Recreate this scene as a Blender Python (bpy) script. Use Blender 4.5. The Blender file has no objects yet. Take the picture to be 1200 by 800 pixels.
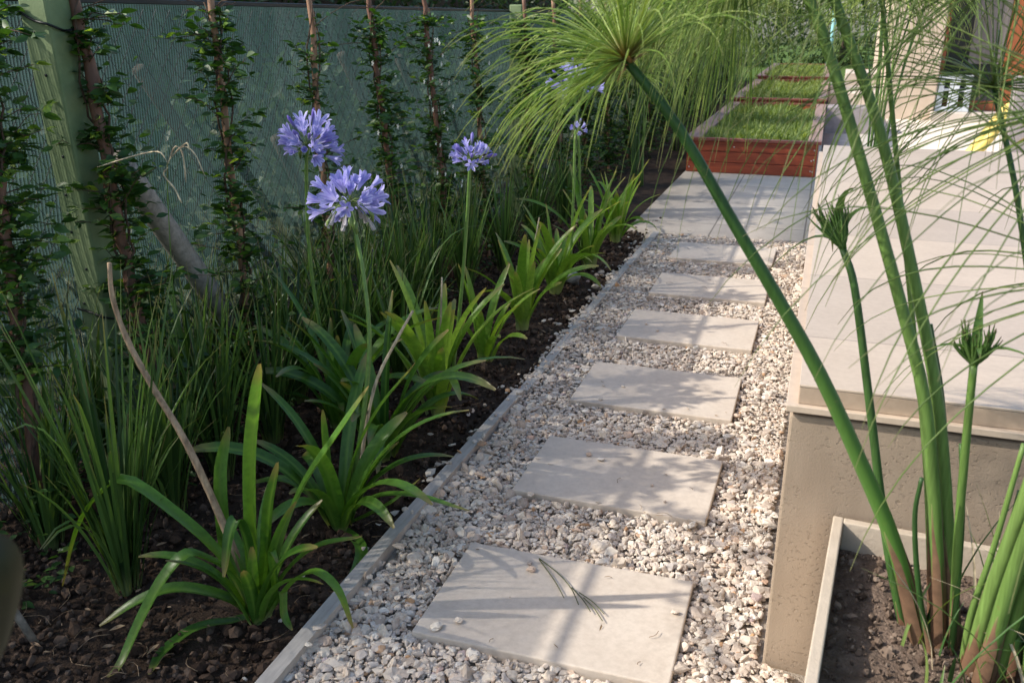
import bpy, bmesh, math, random
import numpy as np
from mathutils import Vector, noise

random.seed(7)
rng = np.random.default_rng(7)
S = bpy.context.scene
COL = S.collection
R = math.radians
Z = np.array([0., 0., 1.])

# ------------------------------------------------------------------ survey of the garden
# The path runs along +Y, X is to the right, the eye stands 1.5 m above the path.
FPX, EYE, VPX, VPY = 1063., 1.5, 980., 23.
PITCH = math.atan((400 - VPY) / FPX)
cp, sp = math.cos(PITCH), math.sin(PITCH)


def _ray0(px, py):
    u, v = px - 600, 400 - py
    return u, FPX * cp + v * sp, -FPX * sp + v * cp


_d = _ray0(VPX, VPY)
YAW = math.atan2(_d[0], _d[1])
cy_, sy_ = math.cos(YAW), math.sin(YAW)


def ray(px, py):
    x, y, z = _ray0(px, py)
    return np.array([cy_ * x - sy_ * y, sy_ * x + cy_ * y, z])


def on_ground(px, py, z=0.):
    r = ray(px, py); t = (z - EYE) / r[2]
    return np.array([r[0] * t, r[1] * t, z])


def at_depth(px, py, Y):
    r = ray(px, py); t = Y / r[1]
    return np.array([r[0] * t, Y, EYE + r[2] * t])


def at_side(px, py, X):
    r = ray(px, py); t = X / r[0]
    return np.array([X, r[1] * t, EYE + r[2] * t])


# ------------------------------------------------------------------ mesh helpers
class MB:
    """Collects shapes and links them as ONE mesh object; every vertex carries (across, along, chance) in the attribute 'lf'."""

    def __init__(self):
        self.v, self.a, self.f3, self.f4, self.m3, self.m4, self.n = [], [], [], [], [], [], 0

    def add(self, verts, tris=None, quads=None, lf=None, mat=0):
        verts = np.asarray(verts, float).reshape(-1, 3)
        if lf is None:
            lf = np.tile(np.array([0., 0., random.random()]), (len(verts), 1))
        self.v.append(verts); self.a.append(lf)
        if tris is not None and len(tris):
            t = np.asarray(tris, int).reshape(-1, 3); self.f3.append(t + self.n); self.m3.append(np.full(len(t), mat))
        if quads is not None and len(quads):
            q = np.asarray(quads, int).reshape(-1, 4); self.f4.append(q + self.n); self.m4.append(np.full(len(q), mat))
        self.n += len(verts)

    def box(self, lo, hi, mat=0, rot=0., piv=(0, 0)):
        (x0, y0, z0), (x1, y1, z1) = lo, hi
        v = np.array([[x0, y0, z0], [x1, y0, z0], [x1, y1, z0], [x0, y1, z0], [x0, y0, z1], [x1, y0, z1], [x1, y1, z1], [x0, y1, z1]], float)
        if rot:
            c, s = math.cos(rot), math.sin(rot)
            x, y = v[:, 0] - piv[0], v[:, 1] - piv[1]
            v[:, 0], v[:, 1] = piv[0] + c * x - s * y, piv[1] + s * x + c * y
        self.add(v, quads=[[0, 3, 2, 1], [4, 5, 6, 7], [0, 1, 5, 4], [1, 2, 6, 5], [2, 3, 7, 6], [3, 0, 4, 7]], mat=mat)

    def tube(self, pts, rad, sides=6, mat=0, chance=None, cap=True, wob=0.):
        pts = np.asarray(pts, float); n = len(pts)
        rad = np.broadcast_to(np.asarray(rad, float), (n,)).copy()
        if wob:
            rad *= 1 + wob * (rng.random(n) - .5)
        t = np.gradient(pts, axis=0); t /= np.linalg.norm(t, axis=1)[:, None] + 1e-9
        ref = np.array([1., 0, 0]) if abs(t[0][0]) < .8 else np.array([0, 1., 0])
        s = np.cross(t, ref); s /= np.linalg.norm(s, axis=1)[:, None] + 1e-9
        b = np.cross(t, s)
        an = np.linspace(0, 2 * math.pi, sides, endpoint=False)
        V = pts[:, None] + rad[:, None, None] * (np.cos(an)[None, :, None] * s[:, None] + np.sin(an)[None, :, None] * b[:, None])
        i = np.arange(n - 1)[:, None] * sides; j = np.arange(sides)[None, :]; k = (j + 1) % sides
        q = np.stack([i + j, i + k, i + sides + k, i + sides + j], -1).reshape(-1, 4)
        ch = random.random() if chance is None else chance
        lf = np.zeros((n, sides, 3)); lf[..., 0] = an[None] / 6.283; lf[..., 1] = np.linspace(0, 1, n)[:, None]; lf[..., 2] = ch
        V = V.reshape(-1, 3); lf = lf.reshape(-1, 3)
        tr = None
        if cap:
            V = np.vstack([V, pts[0], pts[-1]]); lf = np.vstack([lf, [0, 0, ch], [0, 1, ch]])
            a, e = n * sides, n * sides + 1
            tr = [[a, (x + 1) % sides, x] for x in range(sides)] + [[e, (n - 1) * sides + x, (n - 1) * sides + (x + 1) % sides] for x in range(sides)]
        self.add(V, tris=tr, quads=q, lf=lf, mat=mat)

    def ribbon(self, pts, wid, fold=.25, side=None, twist=0., mat=0, chance=None):
        """A leaf blade: three vertices a row, the midrib sunk by fold*width."""
        pts = np.asarray(pts, float); n = len(pts)
        wid = np.broadcast_to(np.asarray(wid, float), (n,))
        t = np.gradient(pts, axis=0); t /= np.linalg.norm(t, axis=1)[:, None] + 1e-9
        if side is None:
            h = pts[-1] - pts[0]; h = np.array([h[1], -h[0], 0.])
            l = np.linalg.norm(h); side = h / l if l > 1e-6 else np.array([1., 0, 0])
        s = side[None] - (t @ side)[:, None] * t; s /= np.linalg.norm(s, axis=1)[:, None] + 1e-9
        nn = np.cross(s, t)
        if twist:
            a = np.linspace(0, twist, n)[:, None]
            s, nn = np.cos(a) * s + np.sin(a) * nn, np.cos(a) * nn - np.sin(a) * s
        half = wid[:, None] * .5
        V = np.stack([pts - s * half, pts - nn * half * 2 * fold, pts + s * half], 1).reshape(-1, 3)
        i = np.arange(n - 1)[:, None] * 3; j = np.arange(2)[None]
        q = np.stack([i + j, i + j + 1, i + j + 4, i + j + 3], -1).reshape(-1, 4)
        ch = random.random() if chance is None else chance
        lf = np.zeros((n, 3, 3)); lf[..., 0] = np.array([-1, 0, 1]); lf[..., 1] = np.linspace(0, 1, n)[:, None]; lf[..., 2] = ch
        self.add(V, quads=q, lf=lf.reshape(-1, 3), mat=mat)

    def many(self, protos, pos, scl, rot, mat=0):
        """Copies of small triangle shapes, all in this one mesh: protos [(verts, tris)], pos Nx3, scl Nx3, rot Nx3x3."""
        which = rng.integers(0, len(protos), len(pos))
        for w, (pv, pt) in enumerate(protos):
            k = np.nonzero(which == w)[0]
            if not len(k):
                continue
            V = np.einsum('nij,nvj->nvi', rot[k], pv[None] * scl[k][:, None]) + pos[k][:, None]
            T = (pt[None] + (np.arange(len(k)) * len(pv))[:, None, None])
            lf = np.zeros((len(k), len(pv), 3)); lf[..., 2] = rng.random(len(k))[:, None]; lf[..., 1] = .5
            self.add(V.reshape(-1, 3), tris=T.reshape(-1, 3), lf=lf.reshape(-1, 3), mat=mat)

    def mesh(self, name, mats, smooth=True):
        me = bpy.data.meshes.new(name)
        V = np.concatenate(self.v); A = np.concatenate(self.a)
        f3 = np.concatenate(self.f3) if self.f3 else np.zeros((0, 3), int)
        f4 = np.concatenate(self.f4) if self.f4 else np.zeros((0, 4), int)
        mi = np.concatenate((self.m3 or [np.zeros(0, int)]) + (self.m4 or [np.zeros(0, int)]))
        me.vertices.add(len(V)); me.vertices.foreach_set('co', V.astype(np.float32).ravel())
        me.loops.add(f3.size + f4.size)
        me.loops.foreach_set('vertex_index', np.concatenate([f3.ravel(), f4.ravel()]).astype(np.int32))
        nf = len(f3) + len(f4); me.polygons.add(nf)
        st = np.concatenate([np.arange(len(f3)) * 3, len(f3) * 3 + np.arange(len(f4)) * 4])
        me.polygons.foreach_set('loop_start', st.astype(np.int32))
        me.polygons.foreach_set('material_index', mi.astype(np.int32))
        me.polygons.foreach_set('use_smooth', np.full(nf, smooth, bool))
        at = me.attributes.new('lf', 'FLOAT_VECTOR', 'POINT'); at.data.foreach_set('vector', A.astype(np.float32).ravel())
        for m in (mats if isinstance(mats, (list, tuple)) else [mats]):
            me.materials.append(m)
        me.update(calc_edges=True); me.validate()
        return me

    def build(self, name, mats, parent=None, smooth=True, label=None, bevel=0.):
        o = bpy.data.objects.new(name, self.mesh(name, mats, smooth)); COL.objects.link(o)
        if parent is not None:
            o.parent = parent; o.matrix_parent_inverse = parent.matrix_basis.inverted()
        if label: o['label'] = label
        if bevel:
            b = o.modifiers.new('bevel', 'BEVEL'); b.width = bevel; b.segments = 2; b.limit_method = 'ANGLE'
        return o


def tag(o, label=None, cat=None, group=None, kind=None):
    for k, v in (('label', label), ('category', cat), ('group', group), ('kind', kind)):
        if v: o[k] = v
    return o


def thing(name, label, cat, loc=(0, 0, 0), group=None, kind=None):
    o = bpy.data.objects.new(name, None); COL.objects.link(o); o.location = Vector([float(q) for q in loc])
    o.empty_display_size = .05
    return tag(o, label, cat, group, kind)


def curve_through(P, n):
    """Catmull-Rom through the points, n samples."""
    P = np.asarray(P, float)
    Q = np.vstack([2 * P[0] - P[1], P, 2 * P[-1] - P[-2]])
    u = np.linspace(0, len(P) - 1 - 1e-6, n); i = u.astype(int); f = (u - i)[:, None]
    a, b, c, d = Q[i], Q[i + 1], Q[i + 2], Q[i + 3]
    return .5 * (2 * b + (c - a) * f + (2 * a - 5 * b + 4 * c - d) * f ** 2 + (3 * b - a - 3 * c + d) * f ** 3)


def rand_rot(n):
    q = rng.normal(size=(n, 4)); q /= np.linalg.norm(q, axis=1)[:, None]
    w, x, y, z = q.T
    return np.stack([1 - 2 * (y * y + z * z), 2 * (x * y - z * w), 2 * (x * z + y * w), 2 * (x * y + z * w), 1 - 2 * (x * x + z * z), 2 * (y * z - x * w),
                     2 * (x * z - y * w), 2 * (y * z + x * w), 1 - 2 * (x * x + y * y)], -1).reshape(n, 3, 3)


def stone_shape(sub, rough, flat=.7):
    bm = bmesh.new(); bmesh.ops.create_icosphere(bm, subdivisions=sub, radius=1)
    off = Vector([random.uniform(-50, 50) for _ in range(3)])
    planes = [Vector((random.gauss(0, 1), random.gauss(0, 1), random.gauss(0, 1))).normalized() for _ in range(5)]
    for v in bm.verts:
        p = v.co.copy()
        for pl in planes:                      # broken faces
            d = p.dot(pl)
            if d > .62: p -= pl * (d - .62) * .9
        p *= 1 + rough * noise.noise(v.co * 1.7 + off)
        p.z *= flat
        v.co = p
    bmesh.ops.triangulate(bm, faces=bm.faces)
    V = np.array([v.co[:] for v in bm.verts]); T = np.array([[v.index for v in f.verts] for f in bm.faces]); bm.free()
    return V, T


# ------------------------------------------------------------------ materials
def new_mat(name):
    m = bpy.data.materials.new(name); m.use_nodes = True
    nt = m.node_tree; nt.nodes.clear()
    return m, nt, nt.nodes.new, nt.links.new


def ramp(N, L, src, stops):
    r = N('ShaderNodeValToRGB'); L(src, r.inputs[0])
    e = r.color_ramp.elements
    while len(e) < len(stops): e.new(.5)
    for k, (p, c) in enumerate(stops):
        e[k].position = p; e[k].color = (*c, 1) if len(c) == 3 else c
    return r.outputs[0]


def noise_tex(N, L, scale, detail=4, rough=.55, coord=None, stretch=None):
    t = N('ShaderNodeTexNoise'); t.inputs['Scale'].default_value = scale; t.inputs['Detail'].default_value = detail; t.inputs['Roughness'].default_value = rough
    if coord is None:
        g = N('ShaderNodeNewGeometry'); coord = g.outputs['Position']
    if stretch:
        mp = N('ShaderNodeMapping'); mp.inputs['Scale'].default_value = stretch; L(coord, mp.inputs[0]); coord = mp.outputs[0]
    L(coord, t.inputs['Vector'])
    return t.outputs['Fac']


def mixc(N, L, a, b, fac, mode='MIX'):
    m = N('ShaderNodeMix'); m.data_type = 'RGBA'; m.blend_type = mode
    for sock, val in ((m.inputs[6], a), (m.inputs[7], b), (m.inputs[0], fac)):
        if hasattr(val, 'node'): L(val, sock)
        elif isinstance(val, (int, float)): sock.default_value = val
        else: sock.default_value = (*val, 1)
    return m.outputs[2]


def math_n(N, L, op, a, b=None):
    m = N('ShaderNodeMath'); m.operation = op
    for i, v in enumerate((a, b)):
        if v is None: continue
        if hasattr(v, 'node'): L(v, m.inputs[i])
        else: m.inputs[i].default_value = v
    return m.outputs[0]


def finish(N, L, color, rough=.8, bump=None, bump_s=.3, dist=.01, spec=.3, trans=None, trans_col=None, metal=0.):
    p = N('ShaderNodeBsdfPrincipled')
    if hasattr(color, 'node'): L(color, p.inputs['Base Color'])
    else: p.inputs['Base Color'].default_value = (*color, 1)
    if hasattr(rough, 'node'): L(rough, p.inputs['Roughness'])
    else: p.inputs['Roughness'].default_value = rough
    p.inputs['Specular IOR Level'].default_value = spec; p.inputs['Metallic'].default_value = metal
    nrm = None
    if bump is not None:
        b = N('ShaderNodeBump'); b.inputs['Strength'].default_value = bump_s; b.inputs['Distance'].default_value = dist
        L(bump, b.inputs['Height']); L(b.outputs[0], p.inputs['Normal']); nrm = b.outputs[0]
    out = N('ShaderNodeOutputMaterial'); sh = p.outputs[0]
    if trans:
        t = N('ShaderNodeBsdfTranslucent')
        c = trans_col if trans_col is not None else color
        if hasattr(c, 'node'): L(c, t.inputs[0])
        else: t.inputs[0].default_value = (*c, 1)
        mx = N('ShaderNodeMixShader'); mx.inputs[0].default_value = trans
        L(sh, mx.inputs[1]); L(t.outputs[0], mx.inputs[2]); sh = mx.outputs[0]
    L(sh, out.inputs[0])


def leaf_mat(name, dark, light, base=None, tip=None, trans=.35, rough=.42, rib=None, tcol=None, streak=True, base_w=.12):
    """Foliage: each leaf its own shade (chance), its own base and tip colour (along), a paler midrib (across)."""
    m, nt, N, L = new_mat(name)
    at = N('ShaderNodeAttribute'); at.attribute_name = 'lf'
    sx = N('ShaderNodeSeparateXYZ'); L(at.outputs['Vector'], sx.inputs[0])
    c = ramp(N, L, sx.outputs[2], [(0, dark), (.55, [(a + b) / 2 for a, b in zip(dark, light)]), (1, light)])
    if streak:
        f = noise_tex(N, L, 60, 3, stretch=(1, 1, .06) if 'stem' in name else None); c = mixc(N, L, c, ramp(N, L, f, [(.3, (.6, .6, .6)), (.7, (1.25, 1.25, 1.2))]), .6, 'MULTIPLY')
    if 'stem' in name:
        f2 = noise_tex(N, L, 220, 2, .5, stretch=(1, 1, .02)); c = mixc(N, L, c, ramp(N, L, f2, [(.3, (.72, .72, .7)), (.7, (1.2, 1.2, 1.25))]), .7, 'MULTIPLY')
        f3 = noise_tex(N, L, 26, 5, .7); c = mixc(N, L, c, (.20, .15, .06), ramp(N, L, f3, [(.64, (0, 0, 0)), (.76, (.65, .65, .65))]))
    if 'dry' in name:
        f2 = noise_tex(N, L, 60, 5, .7, stretch=(1, 1, .2)); c = mixc(N, L, c, ramp(N, L, f2, [(.32, (.35, .30, .27)), (.62, (1.15, 1.15, 1.15))]), .8, 'MULTIPLY')
    if 'strap' in name:
        f3 = noise_tex(N, L, 38, 5, .75); c = mixc(N, L, c, (.30, .26, .08), ramp(N, L, f3, [(.66, (0, 0, 0)), (.78, (.7, .7, .7))]))
    if rib:
        ab = math_n(N, L, 'ABSOLUTE', sx.outputs[0]); c = mixc(N, L, rib, c, ramp(N, L, ab, [(0, (0, 0, 0)), (.35, (1, 1, 1))]))
    if base: c = mixc(N, L, base, c, ramp(N, L, sx.outputs[1], [(0, (0, 0, 0)), (base_w, (1, 1, 1))]))
    if tip: c = mixc(N, L, c, tip, ramp(N, L, sx.outputs[1], [(.84, (0, 0, 0)), (.99, (1, 1, 1))]))
    tc = mixc(N, L, c, tcol or (1.5, 1.45, .5), 1., 'MULTIPLY')
    finish(N, L, c, rough, spec=.4, trans=trans, trans_col=tc)
    return m


def plain_mat(name, a, b, scale=8, rough=.8, bump=.2, bscale=60, dist=.004, spec=.3, metal=0., stretch=None, trans=None):
    m, nt, N, L = new_mat(name)
    f = noise_tex(N, L, scale, 6, .6, stretch=stretch)
    c = ramp(N, L, f, [(.3, a), (.7, b)])
    finish(N, L, c, rough, noise_tex(N, L, bscale, 5, stretch=stretch), bump, dist, spec, metal=metal, trans=trans)
    return m


def island_mat(name, stops, rough=.85, bump=.25, bscale=150, dist=.003, mottled=.5, spec=.3):
    """Stones and clods: a shade for each one."""
    m, nt, N, L = new_mat(name)
    at = N('ShaderNodeAttribute'); at.attribute_name = 'lf'
    sx = N('ShaderNodeSeparateXYZ'); L(at.outputs['Vector'], sx.inputs[0])
    c = ramp(N, L, sx.outputs[2], stops)
    f = noise_tex(N, L, 90, 5, .65)
    c = mixc(N, L, c, ramp(N, L, f, [(.3, (.66, .62, .58)), (.65, (1.1, 1.1, 1.1))]), mottled, 'MULTIPLY')
    finish(N, L, c, rough, noise_tex(N, L, bscale, 4), bump, dist, spec)
    return m


M = {}
M['gravel'] = island_mat('gravel_stone', [(0, (.34, .28, .23)), (.08, (.47, .39, .32)), (.25, (.63, .54, .44)), (.38, (.53, .46, .40)), (.50, (.66, .57, .46)), (.64, (.69, .62, .52)),
                                          (.74, (.57, .42, .31)), (.80, (.60, .53, .45)), (.90, (.71, .66, .58)), (.955, (.46, .41, .37)), (.985, (.48, .28, .14)), (1, (.40, .34, .35))])
M['gravel_base'] = plain_mat('gravel_dust', (.22, .18, .14), (.40, .35, .29), 90, .95, .8, 160, .008)
M['soil'] = plain_mat('damp_soil', (.030, .020, .014), (.080, .054, .038), 14, .95, .8, 120, .012, .15)
M['clod'] = island_mat('soil_clod', [(0, (.028, .018, .013)), (.5, (.072, .048, .034)), (.85, (.105, .072, .052)), (1, (.16, .115, .085))], .95, .5, 120, .006, .6, .1)
M['box_soil'] = plain_mat('dry_planter_soil', (.10, .070, .052), (.21, .155, .12), 22, .95, .9, 130, .012, .15)
M['box_clod'] = island_mat('planter_crumb', [(0, (.08, .055, .04)), (.6, (.17, .125, .095)), (1, (.28, .22, .17))], .95, .4, 120, .006, .5, .1)
M['outside'] = plain_mat('rough_lawn', (.035, .055, .018), (.12, .13, .055), 3, .95, .8, 40, .03, .1)
M['lawn'] = plain_mat('mown_lawn', (.05, .10, .02), (.12, .18, .045), 5, .95, .8, 40, .03, .1)


def slab_mat():
    m, nt, N, L = new_mat('buff_paving_slab')
    a = noise_tex(N, L, 5, 6, .6); b = noise_tex(N, L, 45, 5, .7)
    c = ramp(N, L, a, [(.3, (.52, .445, .365)), (.7, (.58, .505, .42))])
    c = mixc(N, L, c, ramp(N, L, b, [(.32, (.80, .78, .75)), (.6, (1.05, 1.05, 1.05))]), .55, 'MULTIPLY')
    st = noise_tex(N, L, 3.4, 6, .75)
    c = mixc(N, L, c, (.36, .30, .24), ramp(N, L, st, [(.54, (0, 0, 0)), (.74, (.6, .6, .6))]))
    finish(N, L, c, ramp(N, L, b, [(.3, (.6,) * 3), (.7, (.78,) * 3)]), noise_tex(N, L, 130, 6, .7), .12, .003, .3)
    return m


M['slab'] = slab_mat()


def tile_mat(name, c0, c1, w, l, joint, rough=.55, gap=.008, off=(0, 0)):
    m, nt, N, L = new_mat(name)
    g = N('ShaderNodeNewGeometry'); sx = N('ShaderNodeSeparateXYZ'); L(g.outputs['Position'], sx.inputs[0])
    lines = []
    ids = []
    for k, (s, o) in enumerate(((w, off[0]), (l, off[1]))):
        u = math_n(N, L, 'ADD', sx.outputs[k], o + 100 * s); u = math_n(N, L, 'DIVIDE', u, s)
        fr = math_n(N, L, 'FRACT', u); ids.append(math_n(N, L, 'FLOOR', u))
        lines.append(math_n(N, L, 'LESS_THAN', fr, gap / s))
    j = math_n(N, L, 'MAXIMUM', lines[0], lines[1])
    idv = N('ShaderNodeCombineXYZ'); L(ids[0], idv.inputs[0]); L(ids[1], idv.inputs[1])
    wn = N('ShaderNodeTexWhiteNoise'); L(idv.outputs[0], wn.inputs['Vector'])
    f = noise_tex(N, L, 6, 6, .6)
    c = ramp(N, L, f, [(.3, c0), (.7, c1)])
    c = mixc(N, L, c, ramp(N, L, wn.outputs['Value'], [(0, (.90, .90, .91)), (1, (1.06, 1.05, 1.03))]), 1., 'MULTIPLY')
    d = noise_tex(N, L, 55, 5, .7); c = mixc(N, L, c, ramp(N, L, d, [(.3, (.82, .80, .78)), (.6, (1.04, 1.04, 1.04))]), .5, 'MULTIPLY')
    c = mixc(N, L, c, joint, j)
    h = math_n(N, L, 'SUBTRACT', math_n(N, L, 'MULTIPLY', noise_tex(N, L, 120, 5), .25), j)
    finish(N, L, c, rough, h, .3, .003, .35)
    return m


M['patio'] = tile_mat('patio_paver', (.47, .415, .355), (.56, .505, .435), .66, .90, (.24, .21, .18), .7, .012, (.06, .2))
M['terrace'] = tile_mat('terrace_paver', (.52, .46, .39), (.62, .56, .49), .9, .9, (.33, .29, .25), .7, .01)
M['coping'] = tile_mat('porcelain_tile', (.475, .385, .300), (.525, .43, .338), 1.3, .62, (.24, .18, .14), .42, .004, (.03, .19))


def plaster_mat():
    m, nt, N, L = new_mat('scratched_plaster')
    f = noise_tex(N, L, 3, 5, .6)
    c = ramp(N, L, f, [(.3, (.315, .245, .18)), (.7, (.37, .295, .22))])
    wst = noise_tex(N, L, 9, 5, .65, stretch=(1, 1, .12)); c = mixc(N, L, c, ramp(N, L, wst, [(.35, (.84, .83, .82)), (.6, (1.05, 1.05, 1.05))]), .7, 'MULTIPLY')
    pits = noise_tex(N, L, 80, 4, .62, stretch=(1, 1, 1.35))
    pm = ramp(N, L, pits, [(.33, (0, 0, 0)), (.44, (1, 1, 1))])
    reg = noise_tex(N, L, 7, 2); pm = mixc(N, L, (1, 1, 1), pm, ramp(N, L, reg, [(.44, (0, 0, 0)), (.60, (1, 1, 1))]))
    grit = noise_tex(N, L, 260, 4)
    h = math_n(N, L, 'ADD', pm, math_n(N, L, 'MULTIPLY', grit, .35))
    finish(N, L, c, .92, h, .6, .005, .15)
    return m


M['plaster'] = plaster_mat()
M['edging'] = plain_mat('grey_edging', (.34, .31, .275), (.50, .46, .41), 12, .85, .25, 90, .003, stretch=(6, 1, 1))
M['pot'] = plain_mat('pale_fibre_cement', (.42, .35, .27), (.52, .44, .345), 10, .85, .35, 110, .004)
M['house_plaster'] = plain_mat('house_plaster', (.50, .40, .30), (.58, .475, .365), 4, .9, .4, 70, .006)


def wood_mat(name, a, b, along, rough=.5, board=None):
    m, nt, N, L = new_mat(name)
    st = {'x': (2, 26, 26), 'y': (26, 2, 26), 'z': (26, 26, 2)}[along]
    f = noise_tex(N, L, 1.2, 6, .65, stretch=st)
    c = ramp(N, L, f, [(.28, a), (.72, b)])
    k = noise_tex(N, L, 6, 3); c = mixc(N, L, c, [q * .35 for q in a], ramp(N, L, k, [(.66, (0, 0, 0)), (.78, (.7, .7, .7))]))
    finish(N, L, c, rough, f, .2, .003, .4)
    return m


M['red_wood'] = wood_mat('red_stained_wood', (.19, .034, .014), (.40, .082, .031), 'x')
M['red_wood_long'] = wood_mat('red_stained_wood_side', (.12, .022, .012), (.26, .05, .022), 'y')
M['rim_wood'] = wood_mat('weathered_rim_wood', (.22, .135, .11), (.36, .25, .21), 'y', .7)
M['rim_red'] = wood_mat('red_rim_wood', (.16, .045, .03), (.27, .09, .062), 'x', .55)
M['door_wood'] = wood_mat('orange_brown_door_wood', (.20, .055, .018), (.34, .105, .035), 'z', .45)
M['stake'] = wood_mat('bamboo_stake', (.17, .085, .045), (.36, .205, .115), 'z', .6)
M['stake_dark'] = wood_mat('dark_bamboo_stake', (.09, .042, .026), (.20, .095, .055), 'z', .6)
M['vine'] = plain_mat('vine_bark', (.045, .026, .016), (.11, .07, .045), 50, .85, .5, 120, .003)
M['post'] = plain_mat('green_painted_post', (.13, .185, .085), (.21, .27, .135), 9, .75, .3, 60, .004)
M['brace'] = plain_mat('grey_brace_pole', (.17, .155, .13), (.36, .325, .28), 40, .9, .5, 80, .005)
M['wire'] = plain_mat('dark_wire', (.004, .006, .006), (.010, .013, .013), 30, .5, 0, 30, .001, .4)
M['bar'] = plain_mat('black_rail', (.006, .009, .010), (.014, .018, .02), 10, .45, .1, 60, .002)
M['steel'] = plain_mat('screw_steel', (.5, .5, .5), (.65, .65, .65), 40, .3, 0, 40, .001, .5, 1.)
M['glass_dark'] = plain_mat('dark_window_glass', (.012, .016, .017), (.025, .03, .032), 2, .06, 0, 10, .001, .5)
M['curtain'] = plain_mat('grey_curtain', (.13, .115, .105), (.20, .18, .165), 3, .9, .3, 14, .03, .1, stretch=(8, 1, .2))
M['pale_plastic'] = plain_mat('pale_grey_plastic', (.52, .56, .58), (.62, .66, .68), 10, .5, 0, 40, .001)
M['yellow'] = plain_mat('yellow_plastic', (.70, .44, .02), (.78, .52, .04), 6, .4, .05, 40, .002, .4)
M['pale_yellow'] = plain_mat('pale_yellow_plastic', (.74, .56, .12), (.80, .62, .18), 6, .4, .05, 40, .002, .4)
M['turquoise'] = plain_mat('turquoise_paint', (.20, .45, .47), (.30, .58, .60), 20, .6, .1, 60, .002)
M['grey_post'] = plain_mat('grey_painted_post', (.28, .24, .235), (.36, .32, .31), 14, .7, .2, 60, .003)
M['terracotta'] = plain_mat('terracotta_pot', (.26, .08, .045), (.36, .12, .07), 14, .8, .2, 60, .003)
M['rock'] = plain_mat('bluish_grey_rock', (.12, .135, .14), (.30, .32, .33), 30, .45, .4, 60, .006, .5)
M['bark'] = plain_mat('bark', (.05, .035, .025), (.12, .085, .06), 30, .9, .6, 60, .01)

M['aga'] = leaf_mat('strap_leaf', (.035, .105, .014), (.105, .235, .030), rib=(.11, .22, .035), base=(.30, .36, .16), tip=(.20, .17, .06), trans=.30, rough=.36, base_w=.10)
M['aga_sunlit'] = leaf_mat('sunlit_strap_leaf', (.11, .24, .025), (.22, .37, .055), base=(.42, .48, .24), tip=(.28, .25, .09), trans=.38, rough=.38, base_w=.18)  # brighter copy of the strap leaf: sunlight put into the colour
M['stalk'] = leaf_mat('flower_stalk', (.10, .19, .04), (.15, .26, .06), trans=.1, rough=.4)
M['dry'] = leaf_mat('dry_stalk', (.26, .17, .10), (.42, .30, .19), trans=.05, rough=.8)
M['pale_dry'] = leaf_mat('pale_dry_stalk', (.45, .37, .24), (.55, .47, .33), trans=.05, rough=.8)
M['petal'] = leaf_mat('violet_blue_petal', (.33, .33, .63), (.53, .53, .81), base=(.64, .64, .80), rib=(.24, .21, .55), trans=.40, rough=.5, tcol=(1.05, 1, 1.15), streak=False, base_w=.45)
M['bud'] = leaf_mat('violet_bud', (.14, .10, .42), (.24, .20, .55), base=(.16, .22, .12), trans=.2, rough=.5, tcol=(1, 1, 1.1), streak=False, base_w=.5)
M['faded'] = leaf_mat('faded_floret', (.42, .40, .38), (.60, .56, .58), base=(.30, .36, .16), trans=.2, rough=.7, tcol=(1, 1, 1), streak=False)
M['pedicel'] = leaf_mat('pedicel', (.10, .17, .04), (.20, .28, .08), trans=.15, streak=False)
M['grass_blade'] = leaf_mat('dark_grass_blade', (.016, .046, .012), (.125, .23, .055), base=(.16, .20, .08), tip=(.20, .18, .08), trans=.30, rough=.42, streak=False)
M['bed_grass'] = leaf_mat('bed_grass', (.10, .17, .035), (.27, .34, .11), base=(.14, .17, .05), tip=(.26, .28, .09), trans=.4, rough=.5, streak=False)
M['vine_leaf'] = leaf_mat('climber_leaf', (.018, .055, .012), (.055, .13, .022), trans=.28, rough=.46, tcol=(1.6, 1.6, .4))
M['vine_young'] = leaf_mat('young_climber_leaf', (.11, .21, .03), (.22, .33, .055), trans=.42, rough=.38)
M['white_flower'] = leaf_mat('white_floret', (.68, .70, .62), (.8, .82, .76), trans=.3, tcol=(1, 1, 1), streak=False)
M['pap_stem'] = leaf_mat('papyrus_stem', (.115, .205, .045), (.17, .275, .07), trans=.08, rough=.46, streak=True)
M['pap_ray_dull'] = leaf_mat('papyrus_ray_dull', (.10, .18, .04), (.24, .33, .10), tip=(.28, .28, .13), trans=.35, rough=.4, streak=False)
M['pap_bud'] = leaf_mat('papyrus_bud', (.06, .14, .028), (.15, .26, .065), tip=(.15, .11, .06), trans=.25, rough=.5, streak=False)
M['pap_main'] = leaf_mat('papyrus_main_stem', (.028, .085, .018), (.045, .115, .024), base=(.10, .22, .035), trans=.05, rough=.46, base_w=.75)
M['pap_dark'] = leaf_mat('dark_papyrus_stem', (.032, .085, .020), (.055, .125, .028), trans=.05, rough=.46)
M['pap_ray'] = leaf_mat('papyrus_ray', (.13, .25, .03), (.44, .54, .17), base=(.26, .14, .05), tip=(.32, .34, .12), trans=.40, rough=.36, streak=False, base_w=.20)
M['pap_bract'] = leaf_mat('papyrus_bract', (.24, .12, .035), (.33, .24, .07), trans=.2, tip=(.2, .3, .05))
M['pap_sheath'] = leaf_mat('papyrus_sheath', (.115, .052, .030), (.23, .14, .085), tip=(.22, .27, .09), trans=.1, rough=.6)
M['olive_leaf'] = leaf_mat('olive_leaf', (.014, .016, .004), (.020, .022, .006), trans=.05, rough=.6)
M['hedge'] = leaf_mat('hedge_leaf', (.018, .045, .010), (.06, .11, .022), trans=.25, rough=.5, streak=False)


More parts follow.
